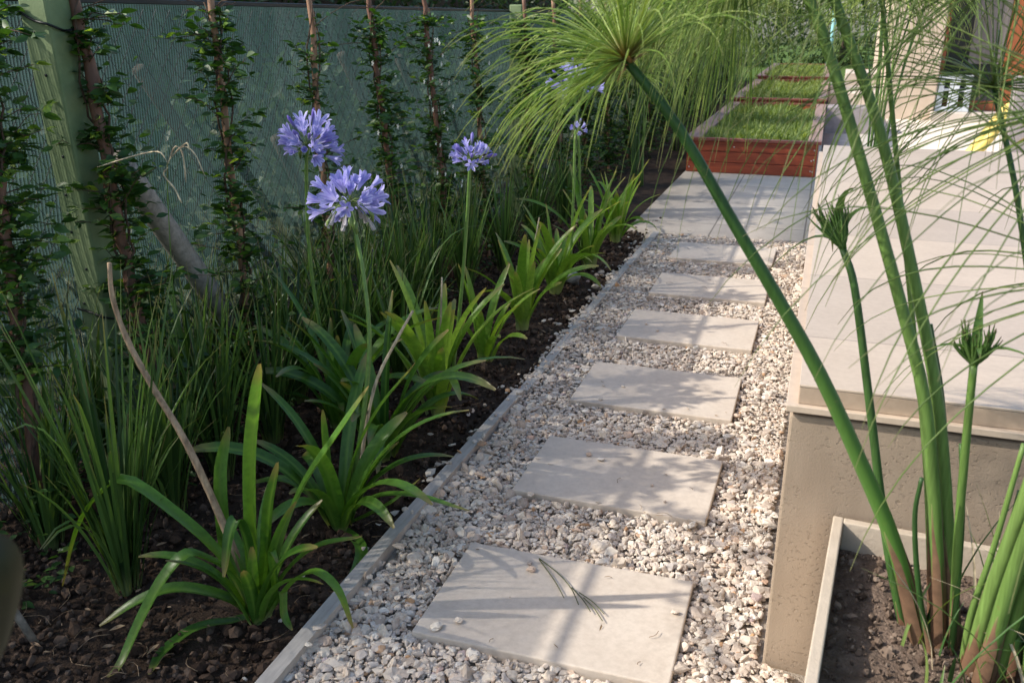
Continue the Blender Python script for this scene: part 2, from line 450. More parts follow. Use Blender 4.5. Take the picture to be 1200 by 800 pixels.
def cloth_mat():
    m, nt, N, L = new_mat('green_shade_cloth')
    g = N('ShaderNodeNewGeometry'); sx = N('ShaderNodeSeparateXYZ'); L(g.outputs['Position'], sx.inputs[0])
    u = math_n(N, L, 'FRACT', math_n(N, L, 'DIVIDE', math_n(N, L, 'ADD', sx.outputs[1], 50), .0135))
    v = math_n(N, L, 'FRACT', math_n(N, L, 'DIVIDE', math_n(N, L, 'ADD', sx.outputs[2], 50), .006))
    u2 = math_n(N, L, 'FRACT', math_n(N, L, 'DIVIDE', math_n(N, L, 'ADD', sx.outputs[1], 50), .0045))
    cell = math_n(N, L, 'MULTIPLY', math_n(N, L, 'LESS_THAN', u2, math_n(N, L, 'ADD', .22, math_n(N, L, 'MULTIPLY', math_n(N, L, 'LESS_THAN', u, .5), .46))), math_n(N, L, 'LESS_THAN', v, .78))
    big = noise_tex(N, L, 3.0, 5, .65, stretch=(1, 1, .35))
    c = ramp(N, L, big, [(.3, (.022, .041, .039)), (.7, (.050, .073, .069))])
    c = mixc(N, L, c, ramp(N, L, u, [(.0, (.25, .25, .25)), (.5, (1.1, 1.1, 1.1)), (1, (1.5, 1.5, 1.5))]), 1., 'MULTIPLY')
    d = N('ShaderNodeBsdfDiffuse'); L(c, d.inputs[0])
    t = N('ShaderNodeBsdfTranslucent'); tc = mixc(N, L, c, (1.5, 1.65, 1.7), 1., 'MULTIPLY'); L(tc, t.inputs[0])
    a = N('ShaderNodeMixShader'); a.inputs[0].default_value = .5; L(d.outputs[0], a.inputs[1]); L(t.outputs[0], a.inputs[2])
    tr = N('ShaderNodeBsdfTransparent')
    b = N('ShaderNodeMixShader'); L(math_n(N, L, 'MULTIPLY', cell, .95), b.inputs[0]); L(a.outputs[0], b.inputs[1]); L(tr.outputs[0], b.inputs[2])
    o = N('ShaderNodeOutputMaterial'); L(b.outputs[0], o.inputs[0])
    return m


M['cloth'] = cloth_mat()

# ------------------------------------------------------------------ light and camera
SUN = Vector((1.22, .52, -1.)).normalized()         # the way the sunlight travels
w = bpy.data.worlds.new('World'); S.world = w; w.use_nodes = True
nt = w.node_tree; bg = nt.nodes['Background']
sky = nt.nodes.new('ShaderNodeTexSky'); sky.sky_type = 'NISHITA'; sky.sun_disc = False
sky.sun_elevation = math.asin(-SUN.z); sky.sun_rotation = math.atan2(-SUN.x, -SUN.y)
sky.air_density = 1.; sky.dust_density = 2.
nt.links.new(sky.outputs[0], bg.inputs[0]); bg.inputs[1].default_value = .15
ld = bpy.data.lights.new('sun', 'SUN'); ld.energy = 3.0; ld.angle = R(.55); ld.color = (1., .935, .84)
lo = bpy.data.objects.new('sun', ld); COL.objects.link(lo); lo.rotation_euler = SUN.to_track_quat('-Z', 'Y').to_euler(); lo.location = (-6, -3, 6)
cd = bpy.data.cameras.new('camera'); cam = bpy.data.objects.new('camera', cd); COL.objects.link(cam); S.camera = cam
cam.location = (0, 0, EYE); cam.rotation_euler = Vector(ray(600, 400)).to_track_quat('-Z', 'Y').to_euler()
cd.sensor_width = 36; cd.sensor_fit = 'HORIZONTAL'; cd.lens = FPX / 1200 * 36; cd.clip_start = .05; cd.clip_end = 400
cd.dof.use_dof = True; cd.dof.focus_distance = 3.0; cd.dof.aperture_fstop = 7.
S.view_settings.view_transform = 'Standard'; S.view_settings.look = 'None'; S.view_settings.gamma = 1; S.view_settings.exposure = .87
S.cycles.max_bounces = 8; S.cycles.transparent_max_bounces = 12; S.cycles.use_denoising = True

# ------------------------------------------------------------------ ground
b = MB(); b.add([[-60, -20, -.06], [60, -20, -.06], [60, 90, -.06], [-60, 90, -.06]], quads=[[0, 1, 2, 3]])
tag(b.build('ground', M['outside']), 'rough grassy ground beyond the fence and garden', kind='structure')


def height_sheet(x0, x1, y0, y1, step, amp, scale, z=0., skip=None):
    xs = np.arange(x0, x1 + step * .5, step); ys = np.arange(y0, y1 + step * .5, step)
    V = np.zeros((len(ys), len(xs), 3))
    for j, y in enumerate(ys):
        for i, x in enumerate(xs):
            p = Vector((x, y, 0))
            V[j, i] = (x, y, z + amp * (noise.noise(p * scale) + .6 * noise.noise(p * scale * 2.7) + .45 * abs(noise.noise(p * scale * 6.))))
    nx = len(xs); i = np.arange(len(ys) - 1)[:, None] * nx; j = np.arange(nx - 1)[None]
    return V.reshape(-1, 3), np.stack([i + j, i + j + 1, i + j + nx + 1, i + j + nx], -1).reshape(-1, 4)


b = MB(); v, q = height_sheet(-2.9, -1.12, .3, 7.3, .022, .016, 6., -.012); b.add(v, quads=q)
v, q = height_sheet(-2.9, -1.32, 7.3, 25., .10, .02, 4., -.012); b.add(v, quads=q)
tag(b.build('soil_bed', M['soil']), 'dark damp planting soil along the fence', kind='structure')
b = MB(); v, q = height_sheet(-1.13, 1.6, .3, 6.62, .03, .004, 9., -.010); b.add(v, quads=q)
tag(b.build('gravel_path', M['gravel_base']), 'pale gravel path', kind='structure')
b = MB(); b.box((-1.32, 6.62, -.05), (-.002, 25., .018)); b.box((-.002, 6.60, -.05), (.9, 8.3, .016))
tag(b.build('patio_paving', M['patio']), 'buff paved strip beyond the gravel', kind='structure')
b = MB(); b.box((.9, 6.6, -.05), (9, 25., .017)); b.box((-.0, 8.3, -.05), (.9, 25, .012))
tag(b.build('terrace_paving', M['terrace']), 'pale sunlit paving in front of the house', kind='structure')
b = MB(); b.add([[-3, 25., .005], [9, 25., .005], [9, 60, .005], [-3, 60, .005]], quads=[[0, 1, 2, 3]])
tag(b.build('lawn', M['lawn']), 'green lawn at the far end of the garden', kind='structure')

# ------------------------------------------------------------------ slabs and gravel
slab_px = [((558, 642), (806, 690), (477, 745)), ((648, 513), (848, 545), (596, 585)), ((700, 429), (868, 447), (668, 476)),
           ((750, 366), (888, 378), (718, 402)), ((778, 322), (902, 331), (756, 349)), ((797, 286), (910, 293), (783, 308))]
slab_lab = ['nearest buff paving slab with a green sprig lying on it', 'second paving slab from the camera, shadow edge along its right side',
            'third paving slab from the camera with a few loose stones', 'fourth paving slab from the camera, amid gravel',
            'fifth paving slab from the camera, small and grey in shade', 'farthest paving slab just before the paved strip']
rects = []
for k, y in enumerate((1.985, 2.765, 3.580, 4.425, 5.235, 6.08)):
    x0, x1, hy = -.868 + .012 * math.sin(k * 2.1), -.215 + .008 * math.cos(k * 1.7), .225 + (.01 if k > 2 else 0)
    hy = .235 if k > 1 else .222
    b = MB(); a = R((.6, -.5, .3, -.2, .4, -.3)[k]); zt = .024 + .002 * math.sin(k * 3)
    b.box((x0, y - hy, -.02), (x1, y + hy, zt), rot=a, piv=((x0 + x1) / 2, y))
    o = b.build('paving_slab', M['slab'], smooth=False, bevel=.004)
    tag(o, slab_lab[k], 'paving slab', 'stepping slabs in the gravel path')
    rects.append((x0, x1, y - hy, y + hy))

st2 = [stone_shape(2, .5, random.uniform(.5, .85)) for _ in range(10)]
st1 = [stone_shape(1, .5, random.uniform(.5, .85)) for _ in range(14)]


def in_slab(x, y, m):
    r = np.zeros(len(x), bool)
    for x0, x1, y0, y1 in rects:
        r |= (x > x0 - m) & (x < x1 + m) & (y > y0 - m) & (y < y1 + m)
    return r


g = MB()


def scatter_stones(x0, x1, y0, y1, dens, size, protos, zlo, zhi, keep=None, big=.12):
    n = int((x1 - x0) * (y1 - y0) * dens)
    x = rng.uniform(x0, x1, n); y = rng.uniform(y0, y1, n)
    s = size * np.exp(rng.normal(0, .36, n)); s = np.clip(s, size * .45, size * 1.9)
    k = ~in_slab(x, y, .004) | (~in_slab(x, y, -.022) & (s < size * .9) & (rng.random(n) < .10))
    k &= ~(in_slab(x, y, .5 * size) & (s > size * 1.1))
    if keep is not None: k &= keep(x, y)
    x, y, s = x[k], y[k], s[k]; n = len(x)
    sc = s[:, None] * np.stack([rng.uniform(.8, 1.35, n), rng.uniform(.7, 1.1, n), rng.uniform(.45, .82, n)], -1)
    rot = rand_rot(n)
    half = rng.random(n) < .6                      # most lie on their flat side
    an = rng.uniform(0, 6.283, n); c, s_ = np.cos(an), np.sin(an); z0 = np.zeros(n)
    flat = np.stack([c, -s_, z0, s_, c, z0, z0, z0, z0 + 1], -1).reshape(n, 3, 3)
    tilt = rand_rot(n) * .22
    fl = flat + tilt; u, _, vt = np.linalg.svd(fl[half]); rot[half] = u @ vt
    g.many(protos, np.stack([x, y, rng.uniform(zlo, zhi, n)], -1), sc, rot)


wallclear = lambda x, y: ~((x > -.02) & (y > 1.935)) & ~((x > .06) & (x < .8) & (y < 1.96) & (y > 1.2))
edge = lambda x, y: wallclear(x, y) & (x > -1.09 + .02 * np.sin(y * 7) - (rng.random(len(x)) < .10) * .04)
scatter_stones(-1.12, .16, 1.25, 3.2, 9400, .0080, st2, -.005, .008, edge)
scatter_stones(-1.12, .16, 1.25, 3.2, 750, .0150, st2, .000, .011, edge)
scatter_stones(-1.12, .02, 3.2, 6.62, 8600, .0080, st1, -.005, .008, edge)
scatter_stones(-1.12, .02, 3.2, 6.62, 600, .0150, st1, .000, .011, edge)
scatter_stones(-1.15, -1.06, 3.4, 6.6, 2000, .0105, st1, .006, .018)
scatter_stones(-1.15, -1.06, 1.3, 3.4, 160, .0105, st2, .030, .034)
scatter_stones(-1.34, -1.09, 1.4, 6.6, 340, .0125, st1, .000, .016, lambda x, y: rng.random(len(x)) < np.exp(-(-1.09 - x) / .07))
scatter_stones(-1.30, -1.10, 4.1, 5.4, 700, .015, st1, .004, .02, lambda x, y: rng.random(len(x)) < np.exp(-(-1.10 - x) / .07))
tag(g.build('gravel', M['gravel'], smooth=False), 'loose cream and grey gravel around the slabs', kind='stuff')

g = MB(); n = 17000
x = rng.uniform(-2.6, -1.13, n); y = .8 + rng.random(n) ** 1.3 * 6.4; s = .0075 * np.exp(rng.normal(0, .6, n)); s = np.clip(s, .003, .021)
g.many(st1, np.stack([x, y, rng.uniform(-.008, .012, n)], -1), s[:, None] * rng.uniform(.7, 1.3, (n, 3)), rand_rot(n))
tag(g.build('soil_crumbs', M['clod'], smooth=False), 'crumbly dark clods on the planting bed', kind='stuff')

for (px, py, s, slab) in [(512, 735, .016, 0), (537, 728, .011, 0), (622, 668, .013, 0), (621, 660, .008, 0), (791, 718, .010, 0), (622, 580, .013, 1), (690, 533, .011, 1), (704, 539, .012, 1),
                          (764, 569, .006, 1), (779, 588, .006, 1), (704, 468, .009, 2), (730, 453, .007, 2), (707, 452, .007, 2), (770, 388, .009, 3), (757, 380, .008, 3), (782, 492, .007, 2)]:
    p = on_ground(px, py, .026); v, t = random.choice(st2)
    b = MB(); b.add(v * s * np.array([1.2, 1., .75]), tris=t)
    o = b.build('pebble', M['gravel'], smooth=False); o.location = (p[0], p[1], .026 + s * .38); o.rotation_euler.z = random.uniform(0, 6)
    tag(o, 'small loose pebble lying on the %s paving slab from the camera' % ('nearest', 'second', 'third', 'fourth')[slab] if slab else 'small loose pebble lying on the nearest paving slab', 'pebble', 'loose pebbles on the paving slabs')

# the sprig of fallen papyrus rays on the nearest slab
b = MB()
for P in ([(632, 655), (650, 680), (661, 700)], [(632, 654), (655, 672), (670, 690), (678, 708)], [(670, 688), (683, 702), (692, 716)], [(679, 694), (695, 705), (708, 719)], [(684, 700), (696, 712), (706, 727)]):
    b.tube(curve_through([on_ground(*q, .031 + .004 * random.random()) for q in P], 8), np.linspace(.0022, .0014, 8), 4)
tag(b.build('fallen_sprig', leaf_mat('wilting_sprig', (.075, .085, .03), (.11, .12, .05), trans=.1)), 'thin olive sprig fallen on the nearest paving slab', 'sprig')

# edging strip: two lengths with a step at the joint
for (y0, y1, x, lab, dz) in ((.6, 3.38, -1.108, 'nearer length of flat grey garden edging between soil and gravel', 0), (3.40, 6.6, -1.10, 'farther length of flat grey garden edging half buried in gravel', -.012)):
    b = MB(); ys = np.linspace(y0, y1, 24)
    for k in range(23):
        xa, xb = x + .004 * math.sin(ys[k] * 2.2), x + .004 * math.sin(ys[k + 1] * 2.2)
        z = .030 + dz + .003 * math.sin(ys[k] * 1.3); z2 = .030 + dz + .003 * math.sin(ys[k + 1] * 1.3)
        V = [[xa - .021, ys[k], -.05], [xa + .021, ys[k], -.05], [xa + .021, ys[k], z], [xa - .021, ys[k], z], [xb - .021, ys[k + 1], -.05], [xb + .021, ys[k + 1], -.05], [xb + .021, ys[k + 1], z2], [xb - .021, ys[k + 1], z2]]
        Q = [[3, 2, 6, 7], [0, 3, 7, 4], [1, 5, 6, 2]] + ([[0, 1, 2, 3]] if k == 0 else []) + ([[4, 7, 6, 5]] if k == 22 else [])
        b.add(V, quads=Q)
    tag(b.build('garden_edging', M['edging'], smooth=False), lab, 'edging')
p = on_ground(661, 333, .0); v, t = stone_shape(3, .5, .8)
b = MB(); b.add(v * .075 * np.array([1., .8, .8]), tris=t); o = b.build('rock', M['rock'], smooth=True); o.location = (p[0] + .03, p[1] + .03, .035)
tag(o, 'bluish grey rock among leaves at the edge of the soil', 'rock')

# ------------------------------------------------------------------ tiled block on the right
T = thing('tiled_block', 'long low plastered block topped with beige tiles beside the path', 'garden bench', (.9, 4.1, 0))
b = MB(); b.box((-.004, 1.95, -.05), (2.4, 6.22, .672)); b.build('plinth', M['plaster'], T, smooth=False, bevel=.006)
b = MB(); b.box((-.014, 1.935, .684), (2.41, 6.235, .700)); b.build('coping', M['coping'], T, smooth=False, bevel=.002)
b = MB(); b.box((.012, 1.975, .670), (2.38, 6.2, .6845)); b.build('dark_gap', M['bar'], T, smooth=False)  # near-black strip painted as the shade in the gap under the coping
m2 = tile_mat('shaded_tile_riser', (.36, .275, .205), (.42, .325, .245), 1.3, .62, (.2, .15, .12), .5, .003)  # darker copy of the tile: shade on the riser put into its colour
b = MB(); b.box((.010, 1.950, .7005), (2.39, 6.2, .740)); b.build('tile_edge', m2, T, smooth=False, bevel=.002)
b = MB(); b.box((.009, 1.949, .7405), (2.391, 6.201, .7455)); b.build('tile_top', M['coping'], T, smooth=False, bevel=.001)

# ------------------------------------------------------------------ fence
FX, FT = -2.36, 1.555
F = thing('shade_cloth_fence', 'fence of dark green shade cloth behind thin wire mesh', 'fence', (FX, 8, 0))
ys = np.arange(-1., 26.01, .05); zs = np.linspace(.0, FT, 34)
V = np.zeros((len(ys), len(zs), 3))
for j, y in enumerate(ys):
    for i, z in enumerate(zs):
        d = .030 * noise.noise(Vector((0, (y + z * .8) * 3.2, (y - z) * .5))) + .022 * noise.noise(Vector((5, y * 1.3, z * 1.3))) + .006 * noise.noise(Vector((9, (y + z) * 9., z * 1.)))
        V[j, i] = (FX - .045 + d * min(1, (FT - z) * 4 + .1), y, z)
nx = len(zs); i = np.arange(len(ys) - 1)[:, None] * nx; j = np.arange(nx - 1)[None]
b = MB(); b.add(V.reshape(-1, 3), quads=np.stack([i + j, i + j + 1, i + j + nx + 1, i + j + nx], -1).reshape(-1, 4)); b.build('shade_cloth', M['cloth'], F)
b = MB(); wx = FX + .006
for k in np.arange(-2.6, 26, .075):
    for s in (1, -1):
        n = 7; zz = np.linspace(.02, FT - .02, n); yy = k + s * (zz - .8) * .78
        if yy.max() > 26 or yy.min() < -1: continue
        b.tube(np.stack([np.full(n, wx + .003 * s) + rng.normal(0, .002, n), yy + rng.normal(0, .004, n), zz], -1), .0013 if s > 0 else .0009, 3, cap=False)
b.build('wire_mesh', M['wire'], F)
b = MB(); b.box((FX - .010, -1., FT - .004), (FX + .008, 26, FT + .014)); b.build('top_rail', M['bar'], F, smooth=False, bevel=.003)
for yy in (6.9, 11.4, 16.):
    b = MB(); b.box((FX + .014, yy, -.1), (FX + .114, yy + .1, FT + .05)); b.build('post', M['post'], F, smooth=False, bevel=.008)
# the leaning green post nearest the camera, holes in its pale face, a tie wire at the top
top, bot = at_side(52, 0, FX + .10), at_side(128, 390, FX + .10)
b = MB()
for (P, zf) in ((top + (top - bot) * .08, None),): pass
dirv = (bot - top) / np.linalg.norm(bot - top); foot = top + dirv * ((top[2] + .1) / -dirv[2]); head = top - dirv * .12
ex, ey = np.array([.052, 0, 0]), np.array([0, .052, 0])
V = [foot - ex - ey, foot + ex - ey, foot + ex + ey, foot - ex + ey, head - ex - ey, head + ex - ey, head + ex + ey, head - ex + ey]
b.add(V, quads=[[0, 3, 2, 1], [4, 5, 6, 7], [0, 1, 5, 4], [1, 2, 6, 5], [2, 3, 7, 6], [3, 0, 4, 7]])
po = b.build('post', M['post'], F, smooth=False, bevel=.008, label='leaning pale green post with a row of small holes')
k = 0
for f in np.linspace(.12, .95, 13):
    b = MB()
    c = head + (foot - head) * f + np.array([-.012 + .02 * math.sin(k * 2.4), -.0525, 0]); k += 1
    b.tube([c + [0, .004, 0], c - [0, .0015, 0]], .0048, 8)
    b.build('post_hole', M['bar'], po)
for zt, tw in ((.10, .01), (.62, -.012)):
    c = head + (foot - head) * zt; b = MB()
    b.tube(curve_through([c + [-.06, -.056, .02 + tw], c + [0, -.058, 0], c + [.056, -.058, -.012], c + [.058, 0, -.03], c + [.056, .06, -.02]], 12), .004, 5)
    b.build('tie_wire', M['wire'], po)
A, B = at_side(190, 262, FX + .12), at_side(292, 408, FX + .13)
dv = B - A; P0, P1 = A - dv * .42, A + dv * 1.7
b = MB(); b.tube(np.linspace(P0, P1, 14), .044, 10, wob=.06); b.build('brace', M['brace'], F, label='grey round pole bracing the fence at a slant')

# slanted props beyond the cloth: added for the shadow bands on it
for (a, c, lab) in (((172, 95), (262, 225), 'slanted prop casting a dark band on the shade cloth behind the two nearest stakes'),
                    ((330, 175), (392, 300), 'slanted prop casting a dark band on the shade cloth behind the blue flower heads'),
                    ((404, 72), (442, 150), 'slanted prop casting a dark band on the shade cloth left of the white flowered climber'),
                    ((470, 75), (505, 150), 'slanted prop casting a dark band on the shade cloth behind the white flowered climber')):
    A, B = at_side(*a, FX - .30), at_side(*c, FX - .26); dv = B - A
    b = MB(); b.tube(np.linspace(A - dv * .1, A + dv * max(1.2, (A[2] + .1) / -dv[2]), 10), .030, 9, wob=.15)
    tag(b.build('fence_prop', M['bark']), lab, 'prop', 'slanted props behind the shade cloth')

# ------------------------------------------------------------------ stakes and climbers
def small_leaf(b, p, d, up, L_, W, mat=0, chance=None):
    d = d / (np.linalg.norm(d) + 1e-9); s = np.cross(d, up); s /= np.linalg.norm(s) + 1e-9; n = np.cross(s, d)
    ch = random.random() if chance is None else chance
    V = [p, p + d * L_ * .3 + s * W * .42 + n * .10 * W, p + d * L_ * .62 + s * W * .40 + n * .06 * W - n * L_ * .03, p + d * L_ - n * L_ * .12,
         p + d * L_ * .62 - s * W * .40 + n * .06 * W - n * L_ * .03, p + d * L_ * .3 - s * W * .42 + n * .10 * W, p + d * L_ * .32 - n * W * .06, p + d * L_ * .65 - n * L_ * .05]
    lf = np.array([[0, 0, ch], [1, .3, ch], [1, .6, ch], [0, .8, ch], [-1, .6, ch], [-1, .3, ch], [0, .3, ch], [0, .6, ch]])
    b.add(V, tris=[[0, 1, 6], [0, 6, 5], [2, 3, 7], [7, 3, 4]], quads=[[1, 2, 7, 6], [6, 7, 4, 5]], lf=lf, mat=mat)


def climber(P, dens, bush, z_top, z_low, flowers=0, young=.12, label='', seed=0, ls=.047, side=0., shade_shoots=()):
    """A twining stem round the stake P (foot, head), side shoots, and leaves along both."""
    random.seed(seed)
    foot, head = P; L_ = head[2] - foot[2]
    T = thing('climbing_jasmine', label, 'climber', foot, 'climbers on the stakes along the fence')
    sh = np.array([0, side, 0])
    on = lambda z: foot + (head - foot) * ((z - foot[2]) / L_)
    vs, lv = MB(), MB()
    zs = np.linspace(0, z_top, 46); ph = random.uniform(0, 6)
    for k, r0 in ((0, .026), (2.4, .03)):
        pts = np.array([on(z) + np.array([r0 * math.cos(z * 8 + ph + k), r0 * math.sin(z * 8 + ph + k), 0]) + np.array([random.gauss(0, .004), random.gauss(0, .004), 0]) for z in zs])
        vs.tube(pts, np.linspace(.0065, .003, len(pts)), 5)
    spots = []
    for k in range(int(dens * .26)):
        z = random.uniform(z_low, z_top); a = random.uniform(0, 6.283); ln = random.uniform(.05, .24) * bush
        ln *= random.choice((1, 1, 1, 1.9)); p = on(z); d = np.array([math.cos(a) * .8, math.sin(a) * (1 if not side or math.sin(a) > 0 else .25), random.uniform(.1, 1.1)]); d /= np.linalg.norm(d)
        n = 7; t = np.linspace(0, 1, n)[:, None]
        pts = p + d * ln * t + np.array([0, 0, -.25]) * ln * t ** 2 + rng.normal(0, .006, (n, 3)) * t
        pts[:, 0] = np.maximum(pts[:, 0], FX + .03)
        vs.tube(pts, np.linspace(.0022, .001, n), 4, cap=False)
        for q in pts[1:]:
            spots += [(q, random.random() * .6)] * 2
        spots.append((pts[-1], 1.)); spots.append((pts[-1], 1.))
    for k in range(int(dens * 1.9)):
        z = z_low + (z_top - z_low) * random.random()
        if noise.noise(Vector((z * 4.5, seed * 1.7, 0))) < random.uniform(-.45, .15): continue
        spots.append((on(z) + sh + np.array([random.gauss(0, .032), random.gauss(0, .036), 0]), 0.))
    for P_ in shade_shoots:                         # unseen shoots over the fence top, added to dapple the nearest slab
        pts = curve_through([on(z_top * .9)] + [np.array(q) for q in P_], 26); vs.tube(pts, np.linspace(.003, .0012, 26), 4, cap=False)
        for q in pts[7:]: spots += [(q + rng.normal(0, .018, 3), .5) for _ in range(5)]
    for p, tipness in spots:
        if p[2] > 1.53 and not shade_shoots: continue
        a = random.uniform(0, 6.283); d = np.array([math.cos(a), math.sin(a), random.uniform(-.35, .55)])
        l = ls * random.uniform(.55, 1.25); yg = random.random() < young * (.4 + 1.8 * tipness)
        small_leaf(lv, p + d * .008, d, np.array([random.gauss(0, .8), random.gauss(0, .8), 1.]), l * (.85 if yg else 1), l * .52, 1 if yg else 0)
    vs.build('vine_stem', M['vine'], T)
    lv.build('foliage', [M['vine_leaf'], M['vine_young']], T)
    if flowers:
        fb = MB()
        for k in range(flowers):
            z = random.uniform(z_low + .3 * (z_top - z_low), z_top * .95); a = random.uniform(-1.6, .6)
            c = on(z) + np.array([math.cos(a), math.sin(a), 0]) * random.uniform(.05, .12)
            for w in range(5):
                aa = w * 1.2566; d = np.array([.3, math.cos(aa), math.sin(aa)]); small_leaf(fb, c, d, np.array([1., 0, 0]), .017, .010)
        fb.build('blossom', M['white_flower'], T)
    return T


def stake(foot, head, r, label, dark=False):
    b = MB(); n = 26; pts = np.linspace(foot - np.array([0, 0, .05]), head, n)
    pts[1:-1, :2] += rng.normal(0, .0035, (n - 2, 2))
    rad = np.full(n, r); rad[::5] *= 1.22
    b.tube(pts, rad * np.linspace(1.08, .9, n), 8)
    return tag(b.build('bamboo_stake', M['stake_dark' if dark else 'stake']), label, 'stake', 'stakes along the fence')


SX = -2.10
stk = [  # upper and lower point of each stake in the picture, and how it is overgrown
    ((-12, 130), (54, 658), .017, True, 330, .72, 1.50, .50, 0, .20, 'reddish stake at the left edge, bare near the soil', 'climber at the left edge left of the green post'),
    ((88, 0), (150, 310), .019, True, 430, .72, 1.56, .10, 0, .13, 'thick dark stake leaning just right of the green post', 'sparse climber twining right of the green post'),
    ((247, 0), (297, 420), .014, False, 340, .75, 1.56, .22, 0, .14, 'pale straight stake left of the blue flower heads, light bark at its foot', 'dense narrow climber left of the blue flower heads'),
    ((362, 0), (388, 330), .014, False, 190, .8, 1.56, .10, 0, .12, 'tan stake rising behind the two blue flower heads', 'thin climber behind the two blue flower heads'),
    ((432, 0), (462, 250), .015, True, 380, .85, 1.56, .15, 6, .10, 'dark stake buried in leaves right of the blue flower heads', 'bushy dark climber right of the two blue flower heads'),
    ((497, 0), (520, 230), .015, True, 400, .95, 1.56, .15, 26, .08, 'dark stake behind the single blue flower head', 'white flowered climber behind the single blue flower head'),
    ((553, 0), (566, 200), .014, False, 330, .95, 1.56, .12, 6, .08, 'pale stake right of the white flowered climber', 'climber between the white flowered climber and the papyrus'),
]
for k, (a, c, r, dk, dens, bush, zt, zl, fl, yg, lab, clab) in enumerate(stk):
    A, B = at_side(*a, SX - .10), at_side(*c, SX)
    d = (B - A) / np.linalg.norm(B - A)
    foot = A + d * (A[2] / -d[2]); head = A - d * .10
    stake(foot, head, r, lab, dk)
    climber((foot, head), dens, bush, zt, zl, fl, yg, clab, 100 + k, side=.075 if k == 1 else 0.,
            shade_shoots=(((-2.22, 1.62, 1.66), (-2.2, 1.42, 1.84), (-2.22, 1.22, 1.92)), ((-2.2, 1.5, 1.62), (-2.24, 1.25, 1.70), (-2.2, 1.0, 1.74)), ((-2.25, 1.7, 1.66), (-2.25, 1.62, 1.86))) if k == 0 else ())
far = ['behind the drooping tips of the papyrus head', 'left of the papyrus head centre', 'behind the papyrus head centre', 'just right of the papyrus head stem', 'level with the start of the paved strip',
       'left of the front planter bed corner', 'beside the front planter bed', 'beside the middle of the front planter bed', 'beside the joint of the planter beds', 'beside the second planter bed', 'beside the farthest planter bed']
for k, y in enumerate((6.75, 7.6, 8.5, 9.4, 10.5, 11.7, 13., 14.4, 16., 18.2, 20.8)):
    foot = np.array([SX + .02 * math.sin(k * 3), y, 0.]); head = np.array([SX - .1, y + .05 * math.cos(k * 2), 1.66])
    stake(foot, head, .016, 'slim stake along the fence ' + far[k], k % 2 == 0)
    climber((foot, head), 420 if k < 6 else 300, 1.25, 1.52, .06, 0, .10, 'dark leafy climber along the fence ' + far[k], 200 + k, .055 if k < 6 else .07)
# the leftmost climber's added shoots, outside the frame, shade the nearest slab
# ------------------------------------------------------------------ grass clumps
def grass_clump(p, n, h, spread, label, seed, wid=.006, lean=(0, 0)):
    random.seed(seed); T = thing('grass_clump', label, 'grass clump', p, 'grass clumps between the fence and the path')
    b = MB()
    for k in range(n):
        a = random.uniform(0, 6.283); ln = h * random.uniform(.45, 1.15); o = random.uniform(.1, 1.) ** .8 * spread
        t = np.linspace(0, 1, 8)[:, None]
        dr = np.array([math.cos(a) * o + lean[0], math.sin(a) * o + lean[1], 0])
        base = np.array(p) + np.array([math.cos(a), math.sin(a), 0]) * random.uniform(0, .035)
        bend = random.uniform(.05, .7) * (1.7 if random.random() < .3 else .9)
        pts = base + Z * ln * (t - .42 * bend * t ** 2.6) + dr * ln * (t * .55 + bend * t ** 2 * .75)
        w = wid * random.uniform(.7, 1.3) * np.array([.75, .95, 1, 1, .9, .75, .5, .12])
        b.ribbon(pts, w, .22, twist=random.uniform(-.9, .9))
    b.build('blades', M['grass_blade'], T)
    return T


gl = [((150, 690), 95, .78, .32, 'tall fine grass clump left of the nearest strap leaved plant'),
      ((70, 600), 80, .74, .38, 'grass clump at the left edge above the bare soil'),
      ((205, 600), 85, .62, .40, 'dark grass clump behind the bent dry stalk'),
      ((120, 545), 80, .66, .40, 'grass clump in front of the green post foot'),
      ((262, 560), 85, .60, .42, 'grass clump right of the bent dry stalk'),
      ((235, 505), 80, .60, .42, 'grass clump below the slanted grey brace'),
      ((320, 520), 90, .62, .42, 'grass clump below the narrow climber with pale stake'),
      ((350, 470), 85, .62, .42, 'grass clump left of the first flower stalk'),
      ((405, 455), 85, .60, .42, 'grass clump between the two tall flower stalks'),
      ((430, 420), 95, .66, .40, 'grass clump below the bushy dark climber'),
      ((475, 400), 95, .68, .36, 'upright grass clump left of the single flower stalk'),
      ((505, 375), 90, .62, .36, 'grass clump behind the single flower stalk'),
      ((545, 350), 90, .62, .38, 'grass clump right of the single flower stalk'),
      ((590, 318), 85, .60, .38, 'grass clump behind the bright strap leaves'),
      ((625, 290), 80, .60, .38, 'grass clump below the drooping papyrus tips'),
      ((20, 500), 80, .70, .42, 'grass clump at the left edge below the thick dark stake'),
      ((180, 470), 80, .66, .42, 'grass clump right of the green post foot under the brace'),
      ((280, 455), 85, .66, .42, 'grass clump at the foot of the narrow climber with pale stake'),
      ((335, 425), 85, .64, .42, 'grass clump on the soil behind the first flower stalk'),
      ((385, 400), 85, .64, .42, 'grass clump between the second and first flower stalk close to the fence'),
      ((440, 365), 85, .64, .40, 'grass clump close to the fence under the bushy dark climber'),
      ((500, 335), 85, .62, .40, 'grass clump close to the fence under the white flowered climber'),
      ((550, 305), 85, .62, .40, 'grass clump close to the fence left of the bright strap leaves'),
      ((60, 640), 60, .55, .42, 'loose grass clump beside the foot of the reddish stake'),
      ((470, 450), 85, .58, .42, 'grass clump between the wide agapanthus and the single flower stalk'),
      ((660, 262), 80, .58, .38, 'farthest grass clump below the papyrus head')]
